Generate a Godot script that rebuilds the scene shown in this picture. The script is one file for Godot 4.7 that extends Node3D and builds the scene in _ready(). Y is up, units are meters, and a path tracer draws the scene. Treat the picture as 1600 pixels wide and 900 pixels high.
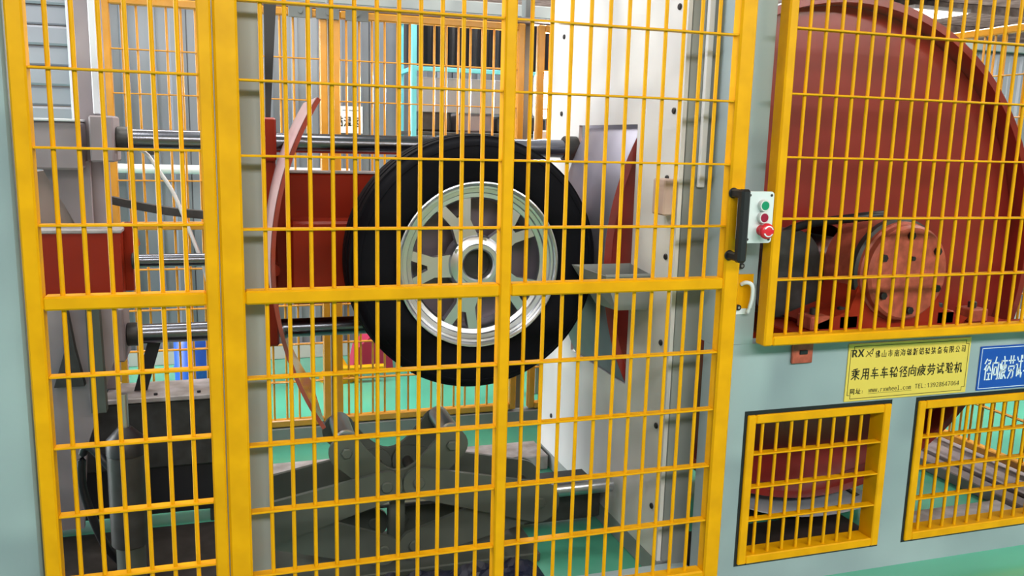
extends Node3D
# A wheel test rig behind a yellow bar fence in a factory hall. Metres, y up, floor at y = 0, the fence stands at z = 0.

var M := {}
var used := {}

# ------------------------------------------------------------------ mesh helpers
func new_st() -> SurfaceTool:
	var st := SurfaceTool.new()
	st.begin(Mesh.PRIMITIVE_TRIANGLES)
	return st

func tri(st: SurfaceTool, a: Vector3, b: Vector3, c: Vector3, hint: Vector3) -> void:
	var n := (b - a).cross(c - a)
	if n.length_squared() < 1e-16:
		return
	if n.dot(hint) > 0.0:
		var t := b
		b = c
		c = t
	else:
		n = -n
	n = n.normalized()
	for v in [a, b, c]:
		st.set_normal(n)
		st.add_vertex(v)

func quad(st: SurfaceTool, a: Vector3, b: Vector3, c: Vector3, d: Vector3, hint: Vector3) -> void:
	tri(st, a, b, c, hint)
	tri(st, a, c, d, hint)

func smooth_quad(st: SurfaceTool, p: Array, n: Array) -> void:
	var g := (p[1] as Vector3 - p[0] as Vector3).cross(p[2] as Vector3 - p[0] as Vector3)
	if g.length_squared() < 1e-18:
		g = (p[2] as Vector3 - p[0] as Vector3).cross(p[3] as Vector3 - p[0] as Vector3)
	var order := [0, 1, 2, 0, 2, 3]
	if g.dot(n[0] + n[1] + n[2] + n[3]) > 0.0:
		order = [0, 2, 1, 0, 3, 2]
	for i in order:
		st.set_normal(n[i])
		st.add_vertex(p[i])

# chamfered box between two corners, through a transform
func box(st: SurfaceTool, lo: Vector3, hi: Vector3, c := 0.002, xf := Transform3D.IDENTITY) -> void:
	var mid := (lo + hi) * 0.5
	var h := (hi - lo).abs() * 0.5
	c = minf(c, minf(h.x, minf(h.y, h.z)) * 0.45)
	for ax in 3:
		var u := (ax + 1) % 3
		var w := (ax + 2) % 3
		for s in [-1.0, 1.0]:
			var q := []
			for k in [[-1, -1], [1, -1], [1, 1], [-1, 1]]:
				var v := Vector3.ZERO
				v[ax] = s * h[ax]
				v[u] = k[0] * (h[u] - c)
				v[w] = k[1] * (h[w] - c)
				q.append(xf * (mid + v))
			var n := Vector3.ZERO
			n[ax] = s
			quad(st, q[0], q[1], q[2], q[3], xf.basis * n)
	if c <= 0.00001:
		return
	for ax in 3:
		var u := (ax + 1) % 3
		var w := (ax + 2) % 3
		for su in [-1.0, 1.0]:
			for sw in [-1.0, 1.0]:
				var q := []
				for k in [[-1, 0], [1, 0], [1, 1], [-1, 1]]:
					var v := Vector3.ZERO
					v[ax] = k[0] * (h[ax] - c)
					v[u] = su * (h[u] if k[1] == 0 else h[u] - c)
					v[w] = sw * (h[w] - c if k[1] == 0 else h[w])
					q.append(xf * (mid + v))
				var n := Vector3.ZERO
				n[u] = su
				n[w] = sw
				quad(st, q[0], q[1], q[2], q[3], xf.basis * n)
	for sx in [-1.0, 1.0]:
		for sy in [-1.0, 1.0]:
			for sz in [-1.0, 1.0]:
				var s := Vector3(sx, sy, sz)
				tri(st, xf * (mid + s * Vector3(h.x, h.y - c, h.z - c)), xf * (mid + s * Vector3(h.x - c, h.y, h.z - c)), xf * (mid + s * Vector3(h.x - c, h.y - c, h.z)), xf.basis * s)

func cbox(st: SurfaceTool, at: Vector3, size: Vector3, c := 0.002, turn := Basis.IDENTITY) -> void:
	box(st, -size * 0.5, size * 0.5, c, Transform3D(turn, at))

func side_of(d: Vector3) -> Basis:
	var up := Vector3.UP if absf(d.normalized().y) < 0.95 else Vector3.RIGHT
	var x := up.cross(d).normalized()
	return Basis(x, d.cross(x).normalized(), d.normalized())

# round bar with small edge chamfer
func rod(st: SurfaceTool, a: Vector3, b: Vector3, r: float, seg := 12, r2 := -1.0, ch := 0.0) -> void:
	if r2 < 0.0:
		r2 = r
	var len := a.distance_to(b)
	var prof := [Vector2(0, 0), Vector2(r, 0), Vector2(r2, len), Vector2(0, len)]
	if ch > 0.0:
		prof = [Vector2(0, 0), Vector2(r - ch, 0), Vector2(r, ch), Vector2(r2, len - ch), Vector2(r2 - ch, len), Vector2(0, len)]
	lathe(st, prof, Transform3D(side_of(b - a), a), seg)

# profile of (radius, along) turned round the local z axis
func lathe(st: SurfaceTool, prof: Array, xf: Transform3D, seg := 48, smooth := 0.75, from := 0.0, to := TAU) -> void:
	var ns := []
	for i in prof.size() - 1:
		var d: Vector2 = prof[i + 1] - prof[i]
		ns.append(Vector2(d.y, -d.x).normalized())
	for i in prof.size() - 1:
		var p: Vector2 = prof[i]
		var q: Vector2 = prof[i + 1]
		var np: Vector2 = ns[i]
		var nq: Vector2 = ns[i]
		if i > 0 and ns[i - 1].dot(ns[i]) > smooth:
			np = (ns[i - 1] + ns[i]).normalized()
		if i < ns.size() - 1 and ns[i + 1].dot(ns[i]) > smooth:
			nq = (ns[i + 1] + ns[i]).normalized()
		for k in seg:
			var a := from + (to - from) * k / seg
			var b := from + (to - from) * (k + 1) / seg
			var ea := Vector3(cos(a), sin(a), 0)
			var eb := Vector3(cos(b), sin(b), 0)
			var z := Vector3(0, 0, 1)
			smooth_quad(st, [xf * (ea * p.x + z * p.y), xf * (eb * p.x + z * p.y), xf * (eb * q.x + z * q.y), xf * (ea * q.x + z * q.y)],
				[xf.basis * (ea * np.x + z * np.y), xf.basis * (eb * np.x + z * np.y), xf.basis * (eb * nq.x + z * nq.y), xf.basis * (ea * nq.x + z * nq.y)])

# tube along points
func hose(st: SurfaceTool, pts: Array, r: float, seg := 10) -> void:
	var rings := []
	for i in pts.size():
		var d: Vector3 = pts[mini(i + 1, pts.size() - 1)] - pts[maxi(i - 1, 0)]
		var bs := side_of(d)
		var ring := []
		for k in seg:
			var a := TAU * k / seg
			ring.append(bs.x * cos(a) + bs.y * sin(a))
		rings.append(ring)
	for i in pts.size() - 1:
		for k in seg:
			var l := (k + 1) % seg
			var n := [rings[i][k], rings[i][l], rings[i + 1][l], rings[i + 1][k]]
			smooth_quad(st, [pts[i] + n[0] * r, pts[i] + n[1] * r, pts[i + 1] + n[2] * r, pts[i + 1] + n[3] * r], n)

func curve_points(list: Array, count := 24) -> Array:
	var c := Curve3D.new()
	for i in list.size():
		var t: Vector3 = (list[mini(i + 1, list.size() - 1)] - list[maxi(i - 1, 0)]) / 6.0
		c.add_point(list[i], -t, t)
	var out := []
	for i in count + 1:
		out.append(c.sample_baked(c.get_baked_length() * i / count, true))
	return out

# flat outline (x, y) given thickness from z0 to z1
func extrude(st: SurfaceTool, poly: PackedVector2Array, z0: float, z1: float, xf := Transform3D.IDENTITY) -> void:
	var ids := Geometry2D.triangulate_polygon(poly)
	for side in [[z0, -1.0 if z0 < z1 else 1.0], [z1, 1.0 if z0 < z1 else -1.0]]:
		for i in range(0, ids.size(), 3):
			var v := []
			for k in 3:
				var p := poly[ids[i + k]]
				v.append(xf * Vector3(p.x, p.y, side[0]))
			tri(st, v[0], v[1], v[2], xf.basis * Vector3(0, 0, side[1]))
	var turn := -1.0 if Geometry2D.is_polygon_clockwise(poly) else 1.0
	for i in poly.size():
		var p := poly[i]
		var q := poly[(i + 1) % poly.size()]
		var d := (q - p) * turn
		quad(st, xf * Vector3(p.x, p.y, z0), xf * Vector3(q.x, q.y, z0), xf * Vector3(q.x, q.y, z1), xf * Vector3(p.x, p.y, z1), xf.basis * Vector3(d.y, -d.x, 0))

# outline round a row of circles (x, y, r): their convex hull
func hull(circles: Array) -> PackedVector2Array:
	var pts := PackedVector2Array()
	for c in circles:
		for k in 28:
			pts.append(Vector2(c.x, c.y) + Vector2(cos(TAU * k / 28), sin(TAU * k / 28)) * c.z)
	var h := Geometry2D.convex_hull(pts)
	h.remove_at(h.size() - 1)
	return h

func rounded(w: float, h: float, r: float, seg := 6) -> PackedVector2Array:
	var out := PackedVector2Array()
	for q in 4:
		var c := Vector2((w * 0.5 - r) * (1 if q in [0, 3] else -1), (h * 0.5 - r) * (1 if q < 2 else -1))
		for k in seg + 1:
			var a := PI * 0.5 * (q + float(k) / seg)
			out.append(c + Vector2(cos(a), sin(a)) * r)
	return out

# a flat sheet in x, y with rounded rectangular holes [x0, y0, x1, y1], built cell by cell
func sheet(st: SurfaceTool, lo: Vector2, hi: Vector2, holes: Array, r: float, z0: float, z1: float, xf := Transform3D.IDENTITY) -> void:
	var flat := func(a: Vector2, b: Vector2) -> void:
		if b.x - a.x > 1e-6 and b.y - a.y > 1e-6:
			for zs in [[z0, signf(z0 - z1)], [z1, signf(z1 - z0)]]:
				quad(st, xf * Vector3(a.x, a.y, zs[0]), xf * Vector3(b.x, a.y, zs[0]), xf * Vector3(b.x, b.y, zs[0]), xf * Vector3(a.x, b.y, zs[0]), xf.basis * Vector3(0, 0, zs[1]))
	var x := lo.x
	for h in holes:
		var c0 := Vector2(h[0] - r, h[1] - r)
		var c1 := Vector2(h[2] + r, h[3] + r)
		flat.call(Vector2(x, lo.y), Vector2(c0.x, hi.y))
		flat.call(Vector2(c0.x, lo.y), Vector2(c1.x, c0.y))
		flat.call(Vector2(c0.x, c1.y), Vector2(c1.x, hi.y))
		x = c1.x
		var mid := (c0 + c1) * 0.5
		var ring := rounded(h[2] - h[0], h[3] - h[1], r)
		var outer := rounded(c1.x - c0.x, c1.y - c0.y, 0.00001)
		for i in ring.size():
			var j := (i + 1) % ring.size()
			var p := mid + ring[i]
			var q := mid + ring[j]
			for zs in [[z0, signf(z0 - z1)], [z1, signf(z1 - z0)]]:
				quad(st, xf * Vector3(p.x, p.y, zs[0]), xf * Vector3(q.x, q.y, zs[0]), xf * Vector3(mid.x + outer[j].x, mid.y + outer[j].y, zs[0]), xf * Vector3(mid.x + outer[i].x, mid.y + outer[i].y, zs[0]), xf.basis * Vector3(0, 0, zs[1]))
			var n := -(ring[i] + ring[j])
			var e := q - p
			n = Vector2(e.y, -e.x) * signf(Vector2(e.y, -e.x).dot(n))
			quad(st, xf * Vector3(p.x, p.y, z0), xf * Vector3(q.x, q.y, z0), xf * Vector3(q.x, q.y, z1), xf * Vector3(p.x, p.y, z1), xf.basis * Vector3(n.x, n.y, 0))
	flat.call(Vector2(x, lo.y), hi)
	var cs := [lo, Vector2(hi.x, lo.y), hi, Vector2(lo.x, hi.y)]
	for i in 4:
		var p: Vector2 = cs[i]
		var q: Vector2 = cs[(i + 1) % 4]
		var n := (p + q) * 0.5 - (lo + hi) * 0.5
		quad(st, xf * Vector3(p.x, p.y, z0), xf * Vector3(q.x, q.y, z0), xf * Vector3(q.x, q.y, z1), xf * Vector3(p.x, p.y, z1), xf.basis * Vector3(n.x, n.y, 0))

# ------------------------------------------------------------------ node helpers
func numbered(called: String) -> String:
	var n: int = used.get(called, 0)
	used[called] = n + 1
	return called if n == 0 else "%s_%03d" % [called, n]

func thing(called: String, label: String, category: String, at := Vector3.ZERO, group := "") -> Node3D:
	var o := Node3D.new()
	o.name = numbered(called)
	add_child(o)
	o.position = at
	o.set_meta("label", label)
	o.set_meta("category", category)
	if group:
		o.set_meta("group", group)
	return o

func add(parent: Node3D, called: String, mesh: Mesh, mat: Material, at := Vector3.ZERO, label := "") -> MeshInstance3D:
	var o := MeshInstance3D.new()
	o.name = called
	o.mesh = mesh
	o.material_override = mat
	parent.add_child(o, true)
	o.position = at
	if label:
		o.set_meta("label", label)
	return o

# the shapes are given in world coordinates; the part hangs under its thing
func part(parent: Node3D, called: String, st: SurfaceTool, mat: Material, label := "") -> MeshInstance3D:
	var off := Vector3.ZERO
	var p: Node = parent
	while p is Node3D and p != self:
		off += (p as Node3D).position
		p = p.get_parent()
	return add(parent, called, st.commit(), mat, -off, label)

func single(called: String, st: SurfaceTool, mat: Material, label: String, category: String, group := "") -> MeshInstance3D:
	var o := add(self, numbered(called), st.commit(), mat)
	o.set_meta("label", label)
	o.set_meta("category", category)
	if group:
		o.set_meta("group", group)
	return o

func struct(called: String, st: SurfaceTool, mat: Material, label: String) -> MeshInstance3D:
	var o := add(self, called, st.commit(), mat)
	o.set_meta("kind", "structure")
	o.set_meta("label", label)
	o.set_meta("category", called.split("_")[0])
	return o

# ------------------------------------------------------------------ materials
func noise_tex(freq: float, lo: Color, hi: Color, sd: int, oct := 4, size := 256) -> NoiseTexture2D:
	var n := FastNoiseLite.new()
	n.seed = sd
	n.frequency = freq
	n.fractal_octaves = oct
	var t := NoiseTexture2D.new()
	t.width = size
	t.height = size
	t.seamless = true
	t.noise = n
	var g := Gradient.new()
	g.set_color(0, lo)
	g.set_color(1, hi)
	t.color_ramp = g
	return t

func paint(c: Color, rough := 0.5, metal := 0.0, tex: Texture2D = null, scale := 3.0) -> StandardMaterial3D:
	var m := StandardMaterial3D.new()
	m.albedo_color = c
	m.roughness = rough
	m.metallic = metal
	if tex:
		m.albedo_texture = tex
		m.uv1_triplanar = true
		m.uv1_world_triplanar = true
		m.uv1_scale = Vector3.ONE * scale
	return m

func rgb(r: int, g: int, b: int) -> Color:
	return Color8(r, g, b)

func make_materials() -> void:
	var worn := noise_tex(0.012, Color(0.91, 0.9, 0.87), Color(1, 1, 1), 3)
	var dirt := noise_tex(0.02, Color(0.7, 0.68, 0.64), Color(1, 1, 1), 8, 5)
	var cloudy := noise_tex(0.006, Color(0.8, 0.8, 0.82), Color(1, 1, 1), 5, 3)
	M.yellow = paint(rgb(236, 170, 4), 0.42, 0.0, worn, 2.2)
	M.yellow_rear = paint(rgb(228, 158, 36), 0.25, 0.0, worn, 2.2)
	M.yellow.metallic_specular = 0.3
	M.yellow_rear.metallic_specular = 0.7
	M.frame = paint(rgb(162, 180, 186), 0.4, 0.0, cloudy, 1.1)
	M.post = paint(rgb(146, 152, 152), 0.45, 0.0, cloudy, 1.3)
	M.white = paint(rgb(226, 226, 226), 0.45, 0.0, cloudy, 1.0)
	M.red = paint(rgb(158, 48, 28), 0.28, 0.0, cloudy, 1.2)
	M.drum_red = paint(rgb(150, 43, 36), 0.3, 0.0, noise_tex(0.008, Color(0.84, 0.78, 0.78), Color(1, 1, 1), 11, 4), 1.2)
	M.red.metallic_specular = 0.28
	M.drum_red.clearcoat_enabled = true
	M.drum_red.clearcoat = 0.8
	M.drum_red.clearcoat_roughness = 0.22
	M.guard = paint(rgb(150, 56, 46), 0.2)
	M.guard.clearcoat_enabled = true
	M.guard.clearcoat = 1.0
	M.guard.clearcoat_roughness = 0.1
	M.salmon = paint(rgb(196, 96, 76), 0.5, 0.0, dirt, 4.0)
	M.steel = paint(rgb(190, 192, 200), 0.28, 1.0)
	M.drum_steel = paint(rgb(160, 158, 172), 0.4, 0.7, noise_tex(0.01, Color(0.72, 0.72, 0.76), Color(1, 1, 1), 21, 3), 1.0)
	M.galvanised = paint(rgb(198, 204, 214), 0.4, 0.2)
	M.chrome = paint(rgb(112, 114, 124), 0.24, 1.0)
	M.alloy = paint(rgb(206, 211, 222), 0.32, 1.0)
	M.tyre = paint(rgb(14, 15, 22), 0.75)
	M.tyre.metallic_specular = 0.22
	M.black = paint(rgb(22, 22, 28), 0.45)
	M.dark = paint(rgb(58, 58, 60), 0.5, 0.0, dirt, 3.0)
	M.dark_floor = paint(rgb(52, 46, 44), 0.5, 0.0, dirt, 3.0)
	M.lift = paint(rgb(84, 91, 85), 0.5, 0.0, cloudy, 2.0)
	M.beige = paint(rgb(206, 180, 168), 0.55, 0.0, cloudy, 2.0)
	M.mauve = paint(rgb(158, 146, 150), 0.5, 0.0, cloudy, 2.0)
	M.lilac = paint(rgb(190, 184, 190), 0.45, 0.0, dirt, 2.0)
	M.navy = paint(rgb(24, 28, 52), 0.4)
	M.turquoise = paint(rgb(110, 206, 220), 0.4)
	M.blue = paint(rgb(36, 84, 190), 0.4)
	M.drape = paint(rgb(40, 40, 46), 0.85)
	M.magenta = paint(rgb(176, 40, 78), 0.6)
	M.sheet = paint(rgb(206, 209, 216), 0.5)
	M.wall = paint(rgb(128, 132, 141), 0.5, 0.0, cloudy, 0.6)
	M.panel_grey = paint(rgb(160, 160, 168), 0.5)
	M.skin = paint(rgb(196, 160, 162), 0.3, 0.0, cloudy, 2.0)  # pale pink sheen of a grazing reflection, painted for the red guard
	M.plaster = paint(rgb(196, 194, 190), 0.8, 0.0, cloudy, 0.5)
	M.roof = paint(rgb(196, 184, 180), 0.8, 0.0, noise_tex(0.03, Color(0.6, 0.57, 0.56), Color(1, 1, 1), 31, 4), 0.5)
	M.floor = paint(rgb(92, 190, 158), 0.22, 0.0, cloudy, 0.5)
	M.floor.clearcoat_enabled = true
	M.floor.clearcoat = 0.5
	M.floor.clearcoat_roughness = 0.15
	M.box = paint(rgb(214, 222, 226), 0.4)
	M.green_button = paint(rgb(20, 140, 100), 0.3)
	M.red_button = paint(rgb(150, 22, 60), 0.3)
	M.stop_button = paint(rgb(214, 34, 52), 0.3)
	M.plate = paint(rgb(230, 202, 92), 0.35, 0.1)
	M.shield = paint(rgb(98, 88, 98), 0.4, 0.3)
	M.ink = paint(rgb(40, 34, 14), 0.5)
	M.sign_blue = paint(rgb(24, 74, 172), 0.35)
	M.sign_white = paint(rgb(226, 236, 246), 0.4)
	M.paper = paint(rgb(236, 234, 240), 0.7)
	M.cable = paint(rgb(232, 232, 234), 0.5)
	M.lamp = paint(Color.WHITE, 0.5)
	M.lamp.emission_enabled = true
	M.lamp.emission = Color(1.0, 0.98, 0.95)
	M.lamp.emission_energy_multiplier = 3.0
	M.flood = paint(Color.WHITE, 0.5)
	M.flood.emission_enabled = true
	M.flood.emission = Color(1, 1, 1)
	M.flood.emission_energy_multiplier = 14.0
	M.tube = paint(rgb(206, 206, 208), 0.4)

# ------------------------------------------------------------------ lettering: strokes on a 16 x 16 grid, each stroke a chain of (x, y) hex digits
const GLYPH := {
	"乘": "b041 13f3 818f 5459 2656 2958 a4a8e8 d5a6 891e 89fe",
	"用": "414a1f 41e1efcf 46e6 4aea 919f",
	"车": "33d3 7048d8 1bfb 858f",
	"轮": "1272 411778 1b8b 454f c188 c1f7 eaac 9a9eeeec",
	"径": "5114 6518 474f 82e2 e279 94f9 9bfb cbcf 8fff",
	"向": "8064 141f 14e4efcf 575c 57b7bc 5cbc",
	"疲": "8092 33f3 33390f 0518 0c29 66e6d8 666a4f a4a9 69d9 d97f 7aff",
	"劳": "13f3 5055 b0b5 2729 27f7e9 3adadebfaf 897b2f",
	"试": "2143 16464e6b 64f4 b0b9effc d0e2 79a9 898d 7dac",
	"验": "116158 3238787e5d 1b5a b075 b0f5 96d6 798c b8ba e8cc 7efe",
	"机": "0474 404f 451b 467a 929a7f 92d2defefc",
	"佛": "4117 353f 62d2d6 66d6 666aeaedcd 909a6f b0bf",
	"山": "808e 161eee e6ef",
	"市": "7082 13f3 373d 37d7dcbc 838f",
	"南": "13f3 8086 262f 26e6efcf 5869 b8a9 5aba 5dbd 8a8f",
	"海": "1132 0627 3a0f 8054 63f3 767d 76e6edcf 49fa 7ded",
	"锐": "4017 3373 1777 1b7b 474e7c 9193 e1d3 9498e8e494 a88f c8cefefb",
	"新": "4051 1272 3345 6354 1676 1a7a 464f 4b1e 4b6d f182 828a6f 86f6 c6cf",
	"铝": "4017 3373 1777 1b7b 474e7c 9195e5e191 888efef888",
	"装": "2123 4047 1546 73e3 a0a7 77d7 8889 1afa 8a1f 6b6f9d 9afe",
	"备": "6027 52c2 c216 53f7 393f 39d9df 3fdf 3cdc 898f",
	"有": "13f3 701a 575f 57d7dfbf 5ada 5cdc",
	"限": "111f 116145684a 71e1e7 77e7 74e4 717f9c e8bb 97cbfe",
	"公": "6127 a1f7 873edd baef",
	"司": "21e1eecf 25a5 38a8ad3d38",
	"网": "212f 21e1efcf 447c 743c 94cc c48c",
	"址": "1666 404c 0d6b b1be b7f7 868e 6efe",
	"结": "4017 1767 671b 1b5a 0e6d 73f3 b0b6 77e7 898fefe989",
	"温": "1132 0627 3b0f 61d1d7 616764 64d4 67d7 5adade 5a5e 8a8e bbbe 3efe",
	"区": "12f2 121fff 55cc c55d",
	"：": "3838 3d3d",
}

func stroke(st: SurfaceTool, pts: Array, w: float, z: float) -> void:
	for i in pts.size() - 1:
		var a: Vector2 = pts[i]
		var b: Vector2 = pts[i + 1]
		var d := b - a
		if d.length() < 1e-6:
			d = Vector2(w * 0.5, 0)
			b = a + d
		d = d.normalized() * w * 0.5
		a -= d * 0.7
		b += d * 0.7
		var n := Vector2(-d.y, d.x)
		var poly := PackedVector2Array([a - n, b - n, b + n, a + n])
		extrude(st, poly, z - 0.0002, z + 0.0004)

func write_glyphs(st: SurfaceTool, text: String, at: Vector2, size: Vector2, pitch: float, w: float, z: float) -> void:
	for i in text.length():
		var code: String = GLYPH.get(text[i], "")
		for s in code.split(" ", false):
			var pts := []
			for k in range(0, s.length() - 1, 2):
				pts.append(at + Vector2(i * pitch + s[k].hex_to_int() / 15.0 * size.x, (1.0 - s[k + 1].hex_to_int() / 15.0) * size.y))
			stroke(st, pts, w, z)

func text_mesh(parent: Node3D, called: String, text: String, height: float, width: float, left_bottom: Vector3, mat: Material, bold := false, face := "Droid Sans Mono") -> void:
	var f := SystemFont.new()
	f.font_names = PackedStringArray([face])
	if bold:
		f.font_weight = 700
	var t := TextMesh.new()
	t.text = text
	t.font = f
	t.font_size = 48
	t.pixel_size = 0.001
	t.depth = 0.6 * 0.001
	t.horizontal_alignment = HORIZONTAL_ALIGNMENT_LEFT
	t.vertical_alignment = VERTICAL_ALIGNMENT_BOTTOM
	var bb := t.get_aabb()
	var o := add(parent, called, t, mat)
	o.scale = Vector3(width / bb.size.x, height / bb.size.y, 1.0)
	o.position = left_bottom - parent.position - Vector3(bb.position.x * o.scale.x, bb.position.y * o.scale.y, 0)

# ------------------------------------------------------------------ fences
# bars (upright rounds) and flats (level strips) between y0 and y1, frame members given as boxes
func bars(t: Node3D, xs: Array, y0: float, y1: float, z: float, mat: Material, r := 0.005) -> void:
	var st := new_st()
	rod(st, Vector3(0, 0, 0), Vector3(0, y1 - y0, 0), r, 10)
	var mesh := st.commit()
	for x in xs:
		add(t, "upright_bar", mesh, mat, Vector3(x, y0, z) - t.position)

func flats(t: Node3D, ys: Array, x0: float, x1: float, z: float, mat: Material, deep := 0.026, thick := 0.005) -> void:
	var st := new_st()
	box(st, Vector3(0, -thick * 0.5, -deep * 0.5), Vector3(x1 - x0, thick * 0.5, deep * 0.5), 0.0012)
	var mesh := st.commit()
	for y in ys:
		add(t, "cross_bar", mesh, mat, Vector3(x0, y, z) - t.position)

func member(t: Node3D, called: String, lo: Vector3, hi: Vector3, mat: Material, c := 0.004) -> void:
	var st := new_st()
	box(st, lo, hi, c)
	part(t, called, st, mat)

func series(from: float, step: float, count: int) -> Array:
	var out := []
	for i in count:
		out.append(from + step * i)
	return out

func rear_fence(label: String, x0: float, x1: float, first: float, xf := Transform3D.IDENTITY) -> void:
	var z := 0.0
	var t := thing("rear_fence_panel", label, "fence panel", Vector3(x0, 0, z), "panels of the fence behind the rig")
	var m: Material = M.yellow_rear
	member(t, "stile", Vector3(x0, 0.07, z - 0.018), Vector3(x0 + 0.03, 1.772, z + 0.018), m)
	member(t, "stile", Vector3(x1 - 0.03, 0.07, z - 0.018), Vector3(x1, 1.772, z + 0.018), m)
	for y in [0.067, 0.905, 1.742]:
		member(t, "rail", Vector3(x0 + 0.03, y, z - 0.018), Vector3(x1 - 0.03, y + 0.03, z + 0.018), m)
	var n := int((x1 - 0.045 - first) / 0.0515) + 1
	bars(t, series(first, 0.0515, n), 0.097, 1.742, z, m, 0.0048)
	flats(t, [0.259, 0.42, 0.585, 0.748, 1.095, 1.258, 1.421, 1.583], x0 + 0.03, x1 - 0.03, z, m, 0.022)
	t.transform = xf * t.transform

# ------------------------------------------------------------------ the scene
func area_lamp(label: String, x: float, y: float, z: float, w: float, d: float, energy: float, tilt := 0.0) -> void:
	var t := thing("ceiling_light", label, "ceiling light", Vector3(x, y, z), "hall ceiling lights")
	var st := new_st()
	box(st, Vector3(x - w / 2 - 0.03, y, z - d / 2 - 0.03), Vector3(x + w / 2 + 0.03, y + 0.06, z + d / 2 + 0.03), 0.01)
	part(t, "housing", st, M.white)
	st = new_st()
	box(st, Vector3(x - w / 2, y - 0.012, z - d / 2), Vector3(x + w / 2, y, z + d / 2), 0.003)
	part(t, "diffuser", st, M.lamp)
	var l := AreaLight3D.new()
	l.name = "lamp_light"
	t.add_child(l)
	l.position = Vector3(0, -0.03, 0)
	l.rotation = Vector3(-PI / 2, 0, 0)
	l.area_size = Vector2(w, d)
	l.light_energy = energy
	l.light_color = Color(1.0, 0.98, 0.95)
	l.area_range = 40.0
	l.shadow_enabled = true
	t.rotation.x = tilt

func _ready() -> void:
	# camera, sky, exposure
	var cam := Camera3D.new()
	cam.name = "camera"
	add_child(cam)
	cam.position = Vector3(0, 1.284, 1.9666)
	cam.rotation = Vector3(-0.17217, -0.31338, 0.02566)
	cam.fov = rad_to_deg(2.0 * atan(450.0 / 1327.44))
	cam.near = 0.05
	cam.far = 100.0
	cam.current = true
	var we := WorldEnvironment.new()
	we.name = "world"
	var e := Environment.new()
	e.background_mode = Environment.BG_COLOR
	e.background_color = Color(0.5, 0.52, 0.55)
	e.tonemap_mode = Environment.TONE_MAPPER_LINEAR
	e.tonemap_exposure = 1.0
	e.sdfgi_enabled = true
	e.ssao_enabled = true
	e.ssil_enabled = true
	we.environment = e
	add_child(we)
	make_materials()
	# hall lamps before and behind the rig, with added ones above and beside it
	area_lamp("long ceiling lamp in the aisle before the rig, leftmost of three", -0.5, 3.2, 4.2, 2.4, 0.6, 12.5, 0.7)
	area_lamp("long ceiling lamp in the aisle before the rig, middle of three", 2.5, 3.2, 4.2, 2.4, 0.6, 10.0, 0.7)
	area_lamp("long ceiling lamp in the aisle before the rig, rightmost of three", 5.3, 3.2, 4.0, 2.4, 0.6, 10.0, 0.7)
	area_lamp("added unseen lamp above the tyre, lighting the white wall top", 0.2, 2.9, -0.75, 0.5, 0.5, 0.9)  # added out of view so the white wall fades from top to bottom
	area_lamp("added unseen lamp above the red drive box, lighting the left end", -0.75, 2.8, -0.2, 0.4, 0.4, 1.9, 0.45)  # added out of view to brighten the plates and red box below
	area_lamp("long ceiling lamp behind the rig, above the red carriage", -1.0, 3.4, -2.35, 2.4, 0.5, 6.0)
	area_lamp("long ceiling lamp behind the rig, above the drum", 2.6, 3.4, -2.35, 2.4, 0.5, 13.0)
	area_lamp("added unseen lamp lighting the floor past the right end of the rig", 4.6, 3.3, -0.9, 0.5, 1.6, 13.0)  # added out of view to brighten the floor beyond the end fence
	area_lamp("far ceiling lamp beyond the partition, near the white housing", 3.3, 3.3, -12.0, 1.2, 1.0, 55.0)
	area_lamp("far ceiling lamp beyond the partition, above the drum rim", 10.1, 3.35, -9.0, 1.0, 0.6, 55.0)
	# daylight through the tall frosted window in the left wall
	var sun := AreaLight3D.new()
	sun.name = "window_daylight"
	add_child(sun)
	sun.position = Vector3(-3.93, 1.5, -2.05)
	sun.rotation = Vector3(0, -PI / 2, 0)
	sun.area_size = Vector2(1.6, 2.5)
	sun.light_energy = 26.0
	sun.light_color = Color(0.98, 0.99, 1.0)
	sun.area_range = 40.0
	sun.shadow_enabled = true
	build_hall()
	build_frame()
	build_front_fence()
	build_drum()
	build_wheel()
	build_carriage()
	build_lift()
	build_rear()
	build_small()

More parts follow.
